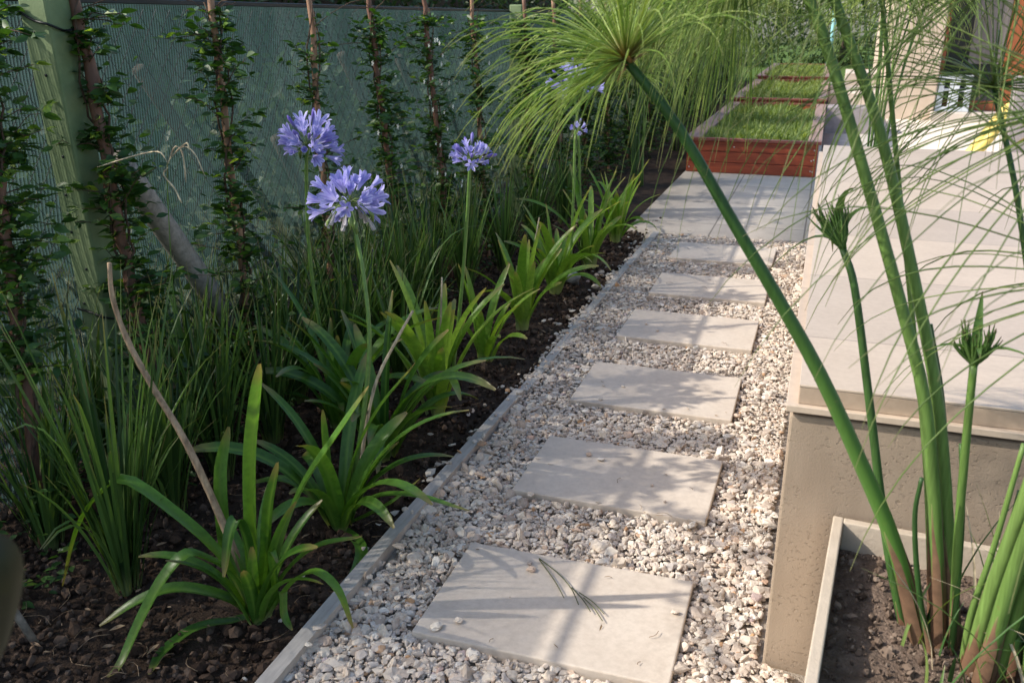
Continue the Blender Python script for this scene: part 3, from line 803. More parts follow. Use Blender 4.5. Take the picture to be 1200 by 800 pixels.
for k, (px, n, h, s, lab) in enumerate(gl):
    p = on_ground(*px); grass_clump(p, int(n * .95), h * random.uniform(.95, 1.3), s * random.uniform(1.1, 1.6), lab, 300 + k, .0105)

P = [(222, 640), (214, 500), (204, 360), (197, 240), (196, 190)]
pts = curve_through([at_depth(*q, 2.15 - .04 * k) for k, q in enumerate(P)], 20)
FG = thing('flowering_grass', 'single grass stem with pale drooping seed spikes before the green post', 'grass', pts[0] * np.array([1, 1, 0]))
b = MB(); b.tube(np.vstack([pts[0] * np.array([1, 1, 0]), pts]), .0016, 4); b.build('stem', M['grass_blade'], FG)
for P in ([(196, 190), (186, 178), (160, 182), (114, 196)], [(197, 192), (205, 172), (214, 180), (218, 214)], [(198, 188), (214, 172), (228, 180), (240, 206)], [(197, 196), (192, 205), (204, 220), (213, 238)], [(200, 184), (218, 168), (222, 176)]):
    q = curve_through([at_depth(*c, 1.99) for c in P], 12); b = MB(); b.tube(q, np.array([.0007] * 2 + [.0019] * 9 + [.0008]), 5, wob=.5); b.build('seed_spike', M['pale_dry'], FG)

# ground-hugging leaves at the foot of the fence
b = MB()
for k in range(5200):
    y = 1.4 + random.random() ** 1.2 * 20; x = random.uniform(-2.33, -1.9) if random.random() < .8 else random.uniform(-2.3, -1.85)
    p = np.array([x, y, random.random() ** 1.6 * (.34 if x < -1.95 else .10)])
    a = random.uniform(0, 6.283); l = random.uniform(.02, .048) * (1 if y < 8 else 1.5)
    small_leaf(b, p, np.array([math.cos(a), math.sin(a), random.uniform(-.3, .6)]), np.array([random.gauss(0, .4), random.gauss(0, .4), 1.]), l, l * .55, 1 if random.random() < .05 else 0)
tag(b.build('ground_cover', [M['vine_leaf'], M['vine_young']]), 'low dark leafy weeds at the foot of the fence', kind='stuff')

# ------------------------------------------------------------------ agapanthus
def strap_w(n, w):
    t = np.linspace(0, 1, n)
    return w * np.minimum(1, .62 + t * 1.6) * np.sqrt(np.clip(1 - np.clip((t - .45) / .56, 0, 1) ** 2.4, 0.004, 1))


def strap_leaves(b, p, n, h, w, az=None, upright=.5):
    for k in range(n):
        a = k * 2.4 + random.uniform(-.4, .4) if az is None else random.uniform(*az)
        ln = h * random.uniform(.6, 1.15); t = np.linspace(0, 1, 14)[:, None]
        up = np.clip(random.gauss(upright, .22), .1, 1.); d = np.array([math.cos(a), math.sin(a), 0])
        el0 = R(62 + 24 * up); droop = R(20 + 120 * (1 - up) * random.uniform(.7, 1.2))
        el = el0 - droop * t[:, 0] ** 1.4
        st = np.stack([np.cos(el) * d[0], np.cos(el) * d[1], np.sin(el)], -1) * ln / 13
        pts = np.array(p) + d * .015 + np.array([random.gauss(0, .010), random.gauss(0, .010), 0]) + np.vstack([[0, 0, 0], np.cumsum(st[:-1], 0)])
        pts[:, 2] = np.maximum(pts[:, 2], .012)
        b.ribbon(pts, strap_w(14, w * random.uniform(.8, 1.15)), .20, twist=random.uniform(-.7, .7))


def picture_leaf(b, P, Y0, Y1, w, twist=0.):
    """A leaf that follows the photograph, its root Y0 and tip Y1 metres down the path."""
    n = len(P); pts = curve_through([at_depth(*q, Y0 + (Y1 - Y0) * (k / (n - 1)) ** 1.2) for k, q in enumerate(P)], 18)
    pts[:, 2] = np.maximum(pts[:, 2], .015)
    b.ribbon(pts, strap_w(18, w * .88), .26, twist=twist, side=None)


def floret(fb, c, d, size, open_=.6, mat=0):
    d = d / np.linalg.norm(d); u = np.cross(d, Z + .01); u /= np.linalg.norm(u); v = np.cross(d, u)
    ch = random.random()
    for k in range(6):
        a = k * math.pi / 3 + random.uniform(-.12, .12); o = u * math.cos(a) + v * math.sin(a)
        r = np.array([.06, .13, .22, .42, .55]) * open_ * 1.1
        l = np.array([0, .32, .62, .90, .97])
        pts = c + size * (l[:, None] * d + r[:, None] * o)
        fb.ribbon(pts, size * np.array([.07, .15, .25, .24, .06]), -.10, side=np.cross(d, o), mat=mat, chance=min(1, max(0, ch + random.uniform(-.2, .2))))


def flower_head(c, axis, rad, n, parent, spent=0, buds=0, up_bias=0.):
    fb = MB(); axis = axis / np.linalg.norm(axis)
    for k in range(n + buds):
        f = (k + .5) / (n + buds); th = math.acos(1 - f * (1.32 - up_bias)); ph = k * 2.39996 + random.uniform(-.2, .2)
        u = np.cross(axis, [1., 0, 0]); u /= np.linalg.norm(u); v = np.cross(axis, u)
        d = axis * math.cos(th) + (u * math.cos(ph) + v * math.sin(ph)) * math.sin(th)
        ped = rad * random.uniform(.32, .68)
        e = c + d * ped + Z * -.006 * math.sin(th)
        fb.tube([c, c + d * ped * .5 + Z * .004, e], [.0016, .0013, .0016], 4, mat=1, cap=False)
        isb = (k % 3 == 0 and k // 3 < buds)
        if isb: fb.tube([e, e + d * rad * .22, e + d * rad * .46, e + d * rad * .54], [.0025, .0052, .0062, .0012], 6, mat=2)
        else: floret(fb, e, d + Z * .08, rad * random.uniform(.38, .58), random.uniform(.35, .95))
    for k in range(spent):
        a = random.uniform(0, 6.283); d = np.array([math.cos(a), math.sin(a), random.uniform(-.6, -.05)]); d /= np.linalg.norm(d)
        e = c + d * rad * .5 + Z * -.015
        fb.tube(curve_through([c, c + d * rad * .3, e], 5), .0016, 4, mat=1, cap=False)
        if k % 3 == 0: fb.tube([e, e + d * .012 - Z * .012, e + d * .014 - Z * .034], [.002, .0075, .002], 6, mat=1)
        else: floret(fb, e, d * .5 - Z * .8, rad * random.uniform(.28, .4), .22, mat=3)
    return fb.build('flower_head', [M['petal'], M['pedicel'], M['bud'], M['faded']], parent, smooth=True)


def agapanthus(px, label, leaves, extra=None, light=False, seed=0, stalks=(), dry=(), y_off=0.):
    """px: the foot in the picture; leaves: groups (count, length, width, azimuth, upright); stalks: (points, depth, head radius, ...)"""
    random.seed(seed); p = on_ground(*px)
    T = thing('agapanthus', label, 'agapanthus', p, 'agapanthus along the path')
    b = MB()
    for g_ in leaves: strap_leaves(b, p, *g_)
    if extra:
        for P, Y0, Y1, w_, tw in extra: picture_leaf(b, P, Y0, Y1, w_, tw)
    b.build('leaves', M['aga_sunlit' if light else 'aga'], T)
    for P, Ya, Yb, rad, n, spent, buds, ub in stalks:
        n_ = len(P); pts = curve_through([at_depth(*q, Ya + (Yb - Ya) * k / (n_ - 1)) for k, q in enumerate(P)], 18)
        sb = MB(); sb.tube(pts, np.linspace(.0085, .0062, 18), 8); so = sb.build('flower_stalk', M['stalk'], T)
        flower_head(pts[-1], (pts[-1] - pts[-3]) * np.array([1, 1, 1.]) + Z * .02, rad, n, so, spent, buds, ub)
    for P, Ya, Yb, r0, mt in dry:
        n_ = len(P); pts = curve_through([at_depth(*q, Ya + (Yb - Ya) * k / (n_ - 1)) for k, q in enumerate(P)], 20)
        db = MB(); db.tube(pts, np.linspace(r0, r0 * .55, 20), 7, wob=.18); db.build('dry_stalk', M[mt], T)
    return T


Y = 1.70
front = [
    ([(300, 725), (294, 640), (292, 540), (298, 470), (304, 426)], Y, Y - .02, .046, .25), ([(305, 728), (310, 650), (314, 590), (325, 541)], Y, Y - .03, .040, .2),
    ([(312, 722), (326, 640), (352, 570), (395, 505), (432, 452)], Y, Y + .12, .040, -.3), ([(294, 712), (258, 648), (202, 597), (145, 560), (111, 580), (88, 620), (73, 686)], Y, Y - .10, .045, .2),
    ([(294, 714), (275, 672), (243, 651), (216, 648), (189, 678), (165, 722), (146, 765), (128, 806)], Y, Y - .32, .046, .15), ([(296, 724), (267, 699), (209, 687), (162, 702), (116, 733)], Y, Y - .20, .048, .2),
    ([(299, 735), (262, 727), (219, 739), (192, 770), (178, 808)], Y, Y - .28, .043, -.2), ([(308, 715), (333, 668), (370, 638), (424, 628)], Y, Y + .05, .040, .2),
    ([(312, 724), (340, 682), (368, 668), (396, 690), (414, 736)], Y, Y - .06, .036, .2), ([(298, 705), (292, 640), (279, 606), (268, 625), (262, 676)], Y, Y - .10, .040, .1),
    ([(301, 732), (297, 690), (295, 640)], Y, Y - .10, .034, .1), ([(316, 722), (322, 690), (318, 645), (326, 660)], Y, Y - .04, .022, .3), ([(304, 720), (268, 655), (258, 560), (268, 500)], Y, Y + .1, .040, .2),
    ([(310, 720), (330, 690), (333, 720), (342, 738)], Y, Y - .05, .028, .2)]
agapanthus((304, 730), 'nearest dark green agapanthus with broad arching leaves and a bent dry stalk', [(9, .42, .034, None, .6)], front, seed=1,
           dry=[([(284, 668), (247, 580), (215, 513), (180, 455), (150, 400), (132, 350), (128, 308)], 1.72, 1.74, .0105, 'dry')])
Y = 2.20
second = [([(396, 618), (430, 583), (480, 578), (550, 598)], Y, Y - .12, .040, .2), ([(398, 640), (425, 690), (424, 720), (408, 748)], Y - .02, Y - .32, .042, .1), ([(394, 610), (360, 575), (330, 560), (290, 566)], Y, Y - .05, .04, .2),
          ([(398, 612), (412, 540), (440, 480), (486, 425)], Y, Y + .1, .038, .2), ([(392, 610), (384, 540), (378, 480)], Y, Y, .038, .3), ([(402, 615), (452, 590), (492, 560)], Y, Y, .036, .1)]
agapanthus((400, 622), 'second agapanthus from the camera, long leaf reaching over the edging', [(14, .54, .042, None, .48)], second, seed=2,
           stalks=[([(405, 610), (424, 500), (433, 400), (424, 310), (409, 238)], 2.25, 2.42, .120, 27, 17, 0, .0)], dry=[([(420, 590), (426, 520), (440, 450), (465, 398), (484, 364)], 2.4, 2.5, .007, 'pale_dry')])
agapanthus((398, 505), 'agapanthus with a tall stalk bearing the upper left blue flower head', [(20, .64, .040, None, .55)], seed=3,
           stalks=[([(400, 495), (378, 400), (363, 300), (359, 200), (361, 172)], 2.98, 2.95, .120, 32, 2, 6, .1)])
agapanthus((448, 540), 'wide agapanthus beside the soil in front of the single flower stalk', [(24, .68, .042, None, .5)], seed=4)
agapanthus((512, 490), 'agapanthus bearing the single smaller blue flower head, dry stalk beside it', [(19, .60, .042, None, .72)], light=True, seed=5,
           stalks=[([(530, 440), (540, 350), (547, 260), (551, 188)], 3.15, 3.15, .088, 15, 0, 12, .25)], dry=[([(512, 480), (515, 420), (518, 325)], 3.1, 3.1, .006, 'pale_dry')])
agapanthus((568, 425), 'small upright agapanthus of bright sunlit-toned leaves alone on the soil', [(12, .43, .038, None, .78)], light=True, seed=6)
agapanthus((612, 388), 'bright yellow green agapanthus left of the grey rock', [(19, .54, .042, None, .7)], light=True, seed=7, dry=[([(612, 370), (622, 310), (632, 255)], 4.2, 4.2, .005, 'pale_dry')])
agapanthus((650, 345), 'bright agapanthus behind the grey rock', [(20, .60, .042, None, .68)], light=True, seed=8,
           stalks=[([(668, 320), (672, 230), (674, 160), (677, 152)], 4.9, 4.9, .055, 10, 2, 3, .2)])
agapanthus((690, 315), 'agapanthus with leaning flowers half hidden under the papyrus head', [(20, .62, .044, None, .72)], light=True, seed=9,
           stalks=[([(682, 310), (680, 230), (678, 160), (672, 100)], 5.6, 5.45, .16, 16, 4, 8, .1)])
agapanthus((722, 285), 'farthest agapanthus where the paved strip begins', [(20, .58, .044, None, .78)], light=True, seed=10)

# a broad leaf very close to the lens at the lower left, with a thin cane behind it
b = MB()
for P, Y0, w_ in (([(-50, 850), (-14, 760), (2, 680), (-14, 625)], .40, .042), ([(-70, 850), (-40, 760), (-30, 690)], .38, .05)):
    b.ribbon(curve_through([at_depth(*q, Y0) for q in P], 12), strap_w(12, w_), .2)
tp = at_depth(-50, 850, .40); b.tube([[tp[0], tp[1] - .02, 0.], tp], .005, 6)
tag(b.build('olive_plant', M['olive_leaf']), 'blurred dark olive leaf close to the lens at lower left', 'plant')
b = MB(); A, B = on_ground(46, 752), at_depth(-20, 660, 1.35); b.tube([A - [0, 0, .03], B], .010, 7)
tag(b.build('cane', M['brace']), 'short grey cane stuck in the bare soil at lower left', 'cane')

# ------------------------------------------------------------------ papyrus
def umbel(c, axis, n, length, spread, droop, thick, parent, seed, bracts=True, lo=8, sides=3, wind=(0, 0, 0), ray_mat='pap_ray'):
    random.seed(seed); b = MB(); axis = np.array(axis, float); axis /= np.linalg.norm(axis)
    u = np.cross(axis, [.3, 1, .2]); u /= np.linalg.norm(u); v = np.cross(axis, u)
    for k in range(n):
        th = R(lo + (spread - lo) * math.sqrt(random.random())); ph = random.uniform(0, 6.283)
        d = axis * math.cos(th) + (u * math.cos(ph) + v * math.sin(ph)) * math.sin(th)
        ln = length * random.uniform(.72, 1.15); m = 11; p = np.array(c, float); pts = [p.copy()]; dd = d.copy()
        g_ = droop * random.uniform(.6, 1.35); cu = rng.normal(0, .05, 3)
        for s in range(m - 1):
            dd = dd + (np.array([wind[0], wind[1], wind[2] - g_]) * 1.5 * (s / m) ** 1.9 + cu * .4) * .28; dd /= np.linalg.norm(dd); p = p + dd * ln / (m - 1); pts.append(p.copy())
        tk = thick * random.uniform(.75, 1.25) * np.array([1.1, 1, .95, .9, .9, .9, .85, .8, .7, .55, .25])
        b.tube(pts, tk, sides, mat=0, cap=False)
    if bracts:
        for k in range(12):
            th = R(random.uniform(30, 85)); ph = random.uniform(0, 6.283)
            d = axis * math.cos(th) + (u * math.cos(ph) + v * math.sin(ph)) * math.sin(th); t = np.linspace(0, 1, 6)[:, None]
            b.ribbon(np.array(c) - axis * .012 + d * length * .20 * t - Z * .03 * t ** 2, np.array([.010, .012, .010, .008, .005, .001]) * min(1, length / .4), .2, mat=1)
    return b.build('umbel', [M[ray_mat], M['pap_bract']], parent)


def pap_stem(T, P, Ya, Yb, r0, r1, mat='pap_stem', sheath=True, n=22):
    n_ = len(P); pts = curve_through([at_depth(*q, Ya + (Yb - Ya) * k / (n_ - 1)) for k, q in enumerate(P)], n)
    b = MB(); b.tube(pts, np.linspace(r0, r1, n), 9, chance=random.random()); o = b.build('stem', M[mat], T)
    if sheath:
        s = MB(); m = 5; k = np.linspace(0, random.uniform(.13, .24), m)
        idx = k * (n - 1); q = np.array([pts[int(i)] + (pts[min(int(i) + 1, n - 1)] - pts[int(i)]) * (i - int(i)) for i in idx])
        for a in (0, 2.1, 4.2):
            off = np.array([math.cos(a), math.sin(a), 0]) * r0 * .55
            s.ribbon(q + off * np.array([1.2, 1.15, 1.1, 1.2, 1.7])[:, None], r0 * np.array([1.9, 1.9, 1.7, 1.15, .12]), -.35, side=np.array([-math.sin(a), math.cos(a), 0]))
        s.build('sheath', M['pap_sheath'], o)
    return o, pts


def bud(c, axis, L_, parent, seed, leaves=4):
    random.seed(seed); b = MB(); axis = np.array(axis, float) / np.linalg.norm(axis)
    u = np.cross(axis, [0, 1., .1]); u /= np.linalg.norm(u); v = np.cross(axis, u)
    for k in range(46):
        a = random.uniform(0, 6.283); o = u * math.cos(a) + v * math.sin(a); t = np.linspace(0, 1, 5)[:, None]; l = L_ * random.uniform(.55, 1.)
        b.tube(c + axis * l * t + o * (.016 * np.sin(t * 2.4) + .030 * t ** 2 * random.random()), np.array([.003, .0032, .0028, .002, .0006]), 3, cap=False)
    for k in range(leaves):
        a = k * 6.283 / leaves + random.uniform(-.4, .4); o = u * math.cos(a) + v * math.sin(a); t = np.linspace(0, 1, 9)[:, None]
        l = L_ * random.uniform(1.3, 2.5); bend = random.uniform(.3, 1.5)
        b.ribbon(np.array(c) + axis * l * (t * .8 - bend * .35 * t ** 2.2) + o * l * (.12 * t + bend * .5 * t ** 2) - Z * l * .2 * bend * t ** 3, np.array([.014, .018, .018, .016, .014, .011, .008, .005, .001]), .25)
    return b.build('bud', M['pap_bud'], parent)


CB = (.30, 1.60, .385)
PP = thing('papyrus', 'tall papyrus in the planter box with its large drooping head over the path', 'papyrus', CB)
s1, p1 = pap_stem(PP, [(1086, 790), (1052, 650), (1005, 535), (960, 437), (910, 347), (860, 262), (795, 150), (733, 70)], 1.62, 1.50, .0165, .0075, 'pap_main')
umbel(p1[-1], (p1[-1] - p1[-3]) + np.array([-.04, 0, .06]), 225, .295, 96, 1.2, .0012, s1, 11, lo=4, wind=(-.12, 0, 0))
s2, p2 = pap_stem(PP, [(1066, 770), (1040, 640), (1020, 480), (1002, 340), (988, 292)], 1.66, 1.74, .0095, .0065, 'pap_dark')
bud(p2[-1], p2[-1] - p2[-3], .100, s2, 12, 5)
s3, p3 = pap_stem(PP, [(1100, 790), (1098, 640), (1085, 480), (1058, 365), (1012, 200), (962, 35), (925, -35), (865, -60)], 1.62, 1.62, .0125, .0075)
umbel(p3[-1], (p3[-1] - p3[-3]) + np.array([-.03, .05, .02]), 340, .33, 118, 2.0, .00115, s3, 13, lo=4, wind=(-.15, .1, 0))
s4, p4 = pap_stem(PP, [(1118, 785), (1112, 640), (1100, 480), (1072, 330), (1030, 150), (975, -10), (950, -120)], 1.63, 1.68, .0125, .0075)
umbel(p4[-1], (p4[-1] - p4[-3]) + np.array([.04, 0, .04]), 300, .33, 118, 2.1, .0013, s4, 14, lo=4)
s5, p5 = pap_stem(PP, [(1116, 770), (1122, 640), (1132, 520), (1141, 428)], 1.62, 1.58, .0085, .0065)
bud(p5[-1], p5[-1] - p5[-3], .075, s5, 15, 4)
s6, p6 = pap_stem(PP, [(1132, 800), (1160, 700), (1200, 590), (1252, 430), (1290, 250), (1290, 120)], 1.56, 1.42, .0145, .009)
umbel(p6[-1], (-.35, -.05, .7), 80, .55, 105, 1.3, .0014, s6, 16, ray_mat='pap_ray_dull')
s7, p7 = pap_stem(PP, [(1150, 800), (1182, 690), (1218, 590), (1268, 450), (1330, 330)], 1.50, 1.40, .0145, .009)
umbel(p7[-1], (-.5, .0, .6), 48, .55, 95, 1.1, .0015, s7, 17, ray_mat='pap_ray_dull')
s8, p8 = pap_stem(PP, [(1180, 810), (1200, 700), (1232, 560), (1250, 380), (1235, 150), (1205, -60)], 1.55, 1.62, .012, .008, 'pap_dark')
umbel(p8[-1], (-.25, .05, .8), 150, .60, 112, 1.9, .0014, s8, 18, ray_mat='pap_ray_dull')
s9, p9 = pap_stem(PP, [(1092, 760), (1086, 560), (1072, 400), (1052, 200), (1030, -40)], 1.72, 1.78, .0062, .004, 'pap_stem')
umbel(p9[-1], (-.2, 0, .9), 80, .64, 112, 2.6, .0011, s9, 19, bracts=False, ray_mat='pap_ray_dull')
s10, p10 = pap_stem(PP, [(1170, 790), (1200, 640), (1215, 450), (1195, 250), (1164, 100)], 1.60, 1.75, .0065, .0045, 'pap_dark')
umbel(p10[-1], (-.25, .0, .9), 85, .46, 112, 1.6, .0012, s10, 20, bracts=False, ray_mat='pap_ray_dull')
for k, (P, Ya, Yb, r_) in enumerate((([(1160, 815), (1185, 735), (1222, 640), (1280, 520)], 1.52, 1.46, .013), ([(1192, 815), (1210, 740), (1240, 650), (1290, 560)], 1.56, 1.55, .012), ([(1108, 780), (1100, 690), (1096, 600), (1088, 520)], 1.70, 1.74, .008),
                                   ([(1130, 790), (1150, 730), (1176, 650), (1196, 575)], 1.64, 1.70, .009), ([(1205, 815), (1214, 700), (1222, 620)], 1.48, 1.46, .012), ([(1112, 785), (1122, 690), (1128, 600), (1126, 520)], 1.60, 1.62, .006), ([(1126, 790), (1138, 720), (1165, 640), (1200, 520)], 1.58, 1.56, .007),
                                   ([(1096, 790), (1078, 700), (1072, 610), (1080, 560)], 1.58, 1.56, .006), ([(1145, 800), (1166, 730), (1190, 660), (1230, 560)], 1.60, 1.62, .008), ([(1106, 790), (1106, 700), (1110, 590), (1104, 470), (1090, 380)], 1.66, 1.70, .0075))):
    pap_stem(PP, P, Ya, Yb, r_, r_ * .6, 'pap_dark' if k % 2 else 'pap_stem')
b = MB()
for k in range(170):                                     # short blades, dry scraps and young shoots round the foot
    p = np.array([.24 + .40 * random.random() ** .55, random.uniform(1.40, 1.70), .385]); a = random.uniform(0, 6.283); l = random.uniform(.06, .30 if k % 3 else .42); t = np.linspace(0, 1, 7)[:, None]
    d = np.array([math.cos(a), math.sin(a), 0]) * random.uniform(.1, .8)
    b.ribbon(p + Z * l * (t - .5 * t ** 2.2 * random.random()) + d * l * t ** 1.5, np.array([.008, .008, .007, .006, .005, .003, .001]) * random.uniform(.5, 1.1), .2, mat=(0, 1, 2, 0, 2)[k % 5])
b.build('young_shoots', [M['pap_ray_dull'], M['pale_dry'], M['pap_dark']], PP)

# the planter box it grows in, turned a little
PB = thing('planter_box', 'pale square planter box of thin boards holding the papyrus', 'planter', (.38, 1.62, 0))
cx, cyy, th = .113, 1.93, R(-4.4)
b = MB()
for lo_, hi_ in (((0, -.62, 0), (.022, -.0, .45)), ((.0225, -.022, 0), (.60, 0, .4495)), ((.578, -.62, 0), (.6005, -.0225, .4493)), ((.0225, -.62, 0), (.5775, -.598, .4497))):
    b.box((cx + lo_[0], cyy + lo_[1], lo_[2]), (cx + hi_[0], cyy + hi_[1], hi_[2]), rot=th, piv=(cx, cyy))
b.build('wall', M['pot'], PB, smooth=False, bevel=.003)
b = MB(); v, q = height_sheet(.0, .60, -.62, -.005, .012, .010, 9., .378)
c, s = math.cos(th), math.sin(th); v2 = v.copy(); m = (v[:, 0] > .01)
v2[:, 0] = cx + c * v[:, 0] - s * v[:, 1]; v2[:, 1] = cyy + s * v[:, 0] + c * v[:, 1]; b.add(v2, quads=q)
n = 1500; x = rng.uniform(.03, .57, n); y = rng.uniform(-.59, -.03, n); sz = .004 * np.exp(rng.normal(0, .5, n))
b.many(st1, np.stack([cx + c * x - s * y, cyy + s * x + c * y, .384 + rng.uniform(-.004, .006, n)], -1), np.clip(sz, .002, .014)[:, None] * rng.uniform(.7, 1.3, (n, 3)), rand_rot(n), mat=1)
b.build('soil', [M['box_soil'], M['box_clod']], PB, smooth=False)


def far_papyrus(pos, stems, label, seed, z0=1.0, z1=1.7, lean=.4, n=130, length=.55):
    random.seed(seed); T = thing('papyrus', label, 'papyrus', pos)
    for k in range(stems):
        a = random.uniform(0, 6.283); h = random.uniform(z0, z1); l = random.uniform(.1, lean)
        p = np.array(pos, float); e = p + np.array([math.cos(a) * l, math.sin(a) * l, h])
        pts = curve_through([p + np.array([math.cos(a), math.sin(a), 0]) * .05, p * .5 + e * .5 + Z * .06 - np.array([math.cos(a), math.sin(a), 0]) * .05, e], 10)
        b = MB(); b.tube(pts, np.linspace(.010, .006, 10), 6); o = b.build('stem', M['pap_stem' if k % 2 else 'pap_dark'], T)
        umbel(e, (math.cos(a) * .35, math.sin(a) * .35, .9), n, length, 110, 1.7, .0028, o, seed + k, bracts=False, sides=3)
    return T


far_papyrus((-1.62, 8.6, 0), 9, 'papyrus clump growing by the fence just left of the front planter bed', 400)
far_papyrus((-1.66, 11.2, 0), 8, 'papyrus clump by the fence beside the front planter bed', 420)
far_papyrus((-1.66, 14.2, 0), 8, 'papyrus clump by the fence beside the joint between planter beds', 440, 1.2, 1.9, .5)
far_papyrus((-1.60, 18.0, 0), 8, 'farthest papyrus clump by the fence beside the second planter bed', 460, 1.2, 2.1, .7)
far_papyrus((.36, 7.1, 0), 9, 'papyrus with dry brown stems behind the tiled block', 480, 1.6, 2.3, .35, 90, .55)

# ------------------------------------------------------------------ raised beds
def bed(y0, y1, label, top):
    x0, x1 = -1.31, -.035; T = thing('planter_bed', label, 'raised bed', ((x0 + x1) / 2, y0, 0), 'raised timber planter beds')
    for (nm, xa, xb, ya, yb, mt) in (('front_panel', x0, x1, y0, y0 + .04, 'red_wood'), ('back_panel', x0, x1, y1 - .04, y1, 'red_wood'), ('side_panel', x0, x0 + .04, y0 + .041, y1 - .041, 'red_wood_long'), ('side_panel', x1 - .04, x1, y0 + .041, y1 - .041, 'red_wood_long')):
        b = MB(); h = (top - .035) / 3
        for k in range(3): b.box((xa, ya, .02 + k * h + .003), (xb, yb, .02 + (k + 1) * h - .001))
        pn = b.build(nm, M[mt], T, smooth=False, bevel=.005)
        if nm == 'front_panel':
            b = MB()
            for k in range(3):
                for xx in (x0 + .03, x1 - .03, x0 + .47 if k == 2 else x1 - .05):
                    c = np.array([xx, ya - .003, .02 + (k + .5 + random.uniform(-.12, .12)) * h]); b.tube([c, c + [0, .006, 0]], .007, 8)
            b.build('screw', M['steel'], pn)
    zt = top
    b = MB(); b.box((x0 - .03, y0 + .044, zt - .013), (x0 + .125, y1 - .05, zt + .016)); b.build('rim', M['rim_wood'], T, smooth=False, bevel=.004)
    b = MB(); b.box((x1 - .10, y0 + .044, zt - .013), (x1 + .03, y1 - .05, zt + .0155)); b.build('rim', M['rim_wood'], T, smooth=False, bevel=.004)
    b = MB(); b.box((x0 - .03, y0 - .03, zt - .013), (x1 + .03, y0 + .042, zt + .015)); b.build('rim', M['rim_red'], T, smooth=False, bevel=.004)
    b = MB(); b.box((x0 - .03, y1 - .048, zt - .013), (x1 + .03, y1 - .005, zt + .0152)); b.build('rim', M['rim_red'], T, smooth=False, bevel=.004)
    b = MB(); b.box((x0 + .042, y0 + .042, .05), (x1 - .042, y1 - .042, top - .072)); b.build('soil', M['soil'], T, smooth=False)


gb = MB()
beds = [(9.52, 14.0, 'nearest raised bed of red stained boards filled with grass', .355), (14.04, 18.6, 'second raised timber bed behind the nearest one', .415), (18.64, 24.2, 'farthest raised timber bed before the lawn', .470)]
for y0, y1, lab, top in beds:
    bed(y0, y1, lab, top)
    n = 7500
    for k in range(n):
        x = random.uniform(-1.24, -.12); y = random.uniform(y0 + .06, y1 - .16)
        dn = noise.noise(Vector((x * 2.5, y * 2.0, 3)))
        if dn < -.22 and random.random() < .75: continue
        h = (.055 + .075 * random.random() ** 1.5) * (1 + 1.1 * dn); a = random.uniform(0, 6.283); o = random.uniform(.2, 1.0)
        p = np.array([x, y, top - .075]); t = np.array([0, .55, 1.])[:, None]
        pts = p + Z * h * t * (1.1 - .3 * t * o) + np.array([math.cos(a), math.sin(a), 0]) * h * o * t ** 1.6
        wv = .008 * random.uniform(.7, 1.3)
        s_ = np.array([-math.sin(a), math.cos(a), 0]) * wv
        ch = random.random()
        gb.add([pts[0] - s_, pts[0] + s_, pts[1] + s_ * .9, pts[1] - s_ * .9, pts[2]], tris=[[3, 2, 4]], quads=[[0, 1, 2, 3]], lf=np.array([[-1, 0, ch], [1, 0, ch], [1, .5, ch], [-1, .5, ch], [0, .95, ch]]))
    for k in range(500):
        x = random.uniform(-1.2, -.15); y = random.uniform(y0 + .1, y1 - .1); a = random.uniform(0, 6.283); l = random.uniform(.02, .05)
        small_leaf(gb, np.array([x, y, top + random.uniform(-.05, .02)]), np.array([math.cos(a), math.sin(a), .2]), Z + rng.normal(0, .3, 3), l, l * .7)
tag(gb.build('grass', M['bed_grass']), 'bright green grass growing in the raised beds', kind='stuff')

# broad-leaved weed on the joint of the first two beds
b = MB()
for k in range(16):
    a = k * 2.4; l = random.uniform(.05, .09); small_leaf(b, np.array([-1.13 + random.gauss(0, .08), 13.9 + random.gauss(0, .2), .40 + random.random() * .06]), np.array([math.cos(a), math.sin(a), .3]), Z, l, l * .8)
tag(b.build('leafy_weed', M['vine_young']), 'pale broad leaved weed on the left rim of the raised beds', 'weed')

# ------------------------------------------------------------------ house side
HY = 16.2
def hx(px, Yd): return at_depth(px, 100, Yd)[0]
H = thing('house', 'beige plastered house wall with a wide pier and timber glass door', 'house', (2.5, HY, 0))
xa, xb = hx(1034, HY), hx(1096, HY); xr = hx(1182, HY)
b = MB(); b.box((xa, HY - .35, 0), (xb, HY + .3, 3.6)); b.build('pier', M['house_plaster'], H, smooth=False, bevel=.02)
b = MB(); b.box((xb, HY + .05, 2.4), (9, HY + .3, 3.6)); b.box((xr + .45, HY + .05, 0), (9, HY + .3, 2.399)); b.box((xa + .1, HY + .3, 0), (xa + .3, HY + 7, 3.6)); b.build('wall', M['house_plaster'], H, smooth=False)
b = MB(); b.box((xb - .05, HY - .5, .012), (8, HY + .1, .15)); b.build('step', M['terrace'], H, smooth=False, bevel=.01)
D = MB(); D.box((xb + .01, HY + .0, .15), (xr + .2, HY + .07, .30)); D.box((xr - .12, HY - .01, .301), (xr + .2, HY + .08, 2.38)); D.box((xb + .01, HY + .0, .301), (xb + .09, HY + .07, 2.38)); D.box((xb + .091, HY + .0, 2.25), (xr - .121, HY + .07, 2.379))
fr = D.build('door_frame', M['door_wood'], H, smooth=False, bevel=.008)
b = MB(); b.box((xb + .09, HY + .03, .30), (xr - .12, HY + .04, 2.25)); b.build('door_glass', M['glass_dark'], fr, smooth=False)
b = MB(); b.box((xr - .62, HY + .005, .85), (xr - .13, HY + .025, 2.25)); b.build('curtain', M['curtain'], H, smooth=False)
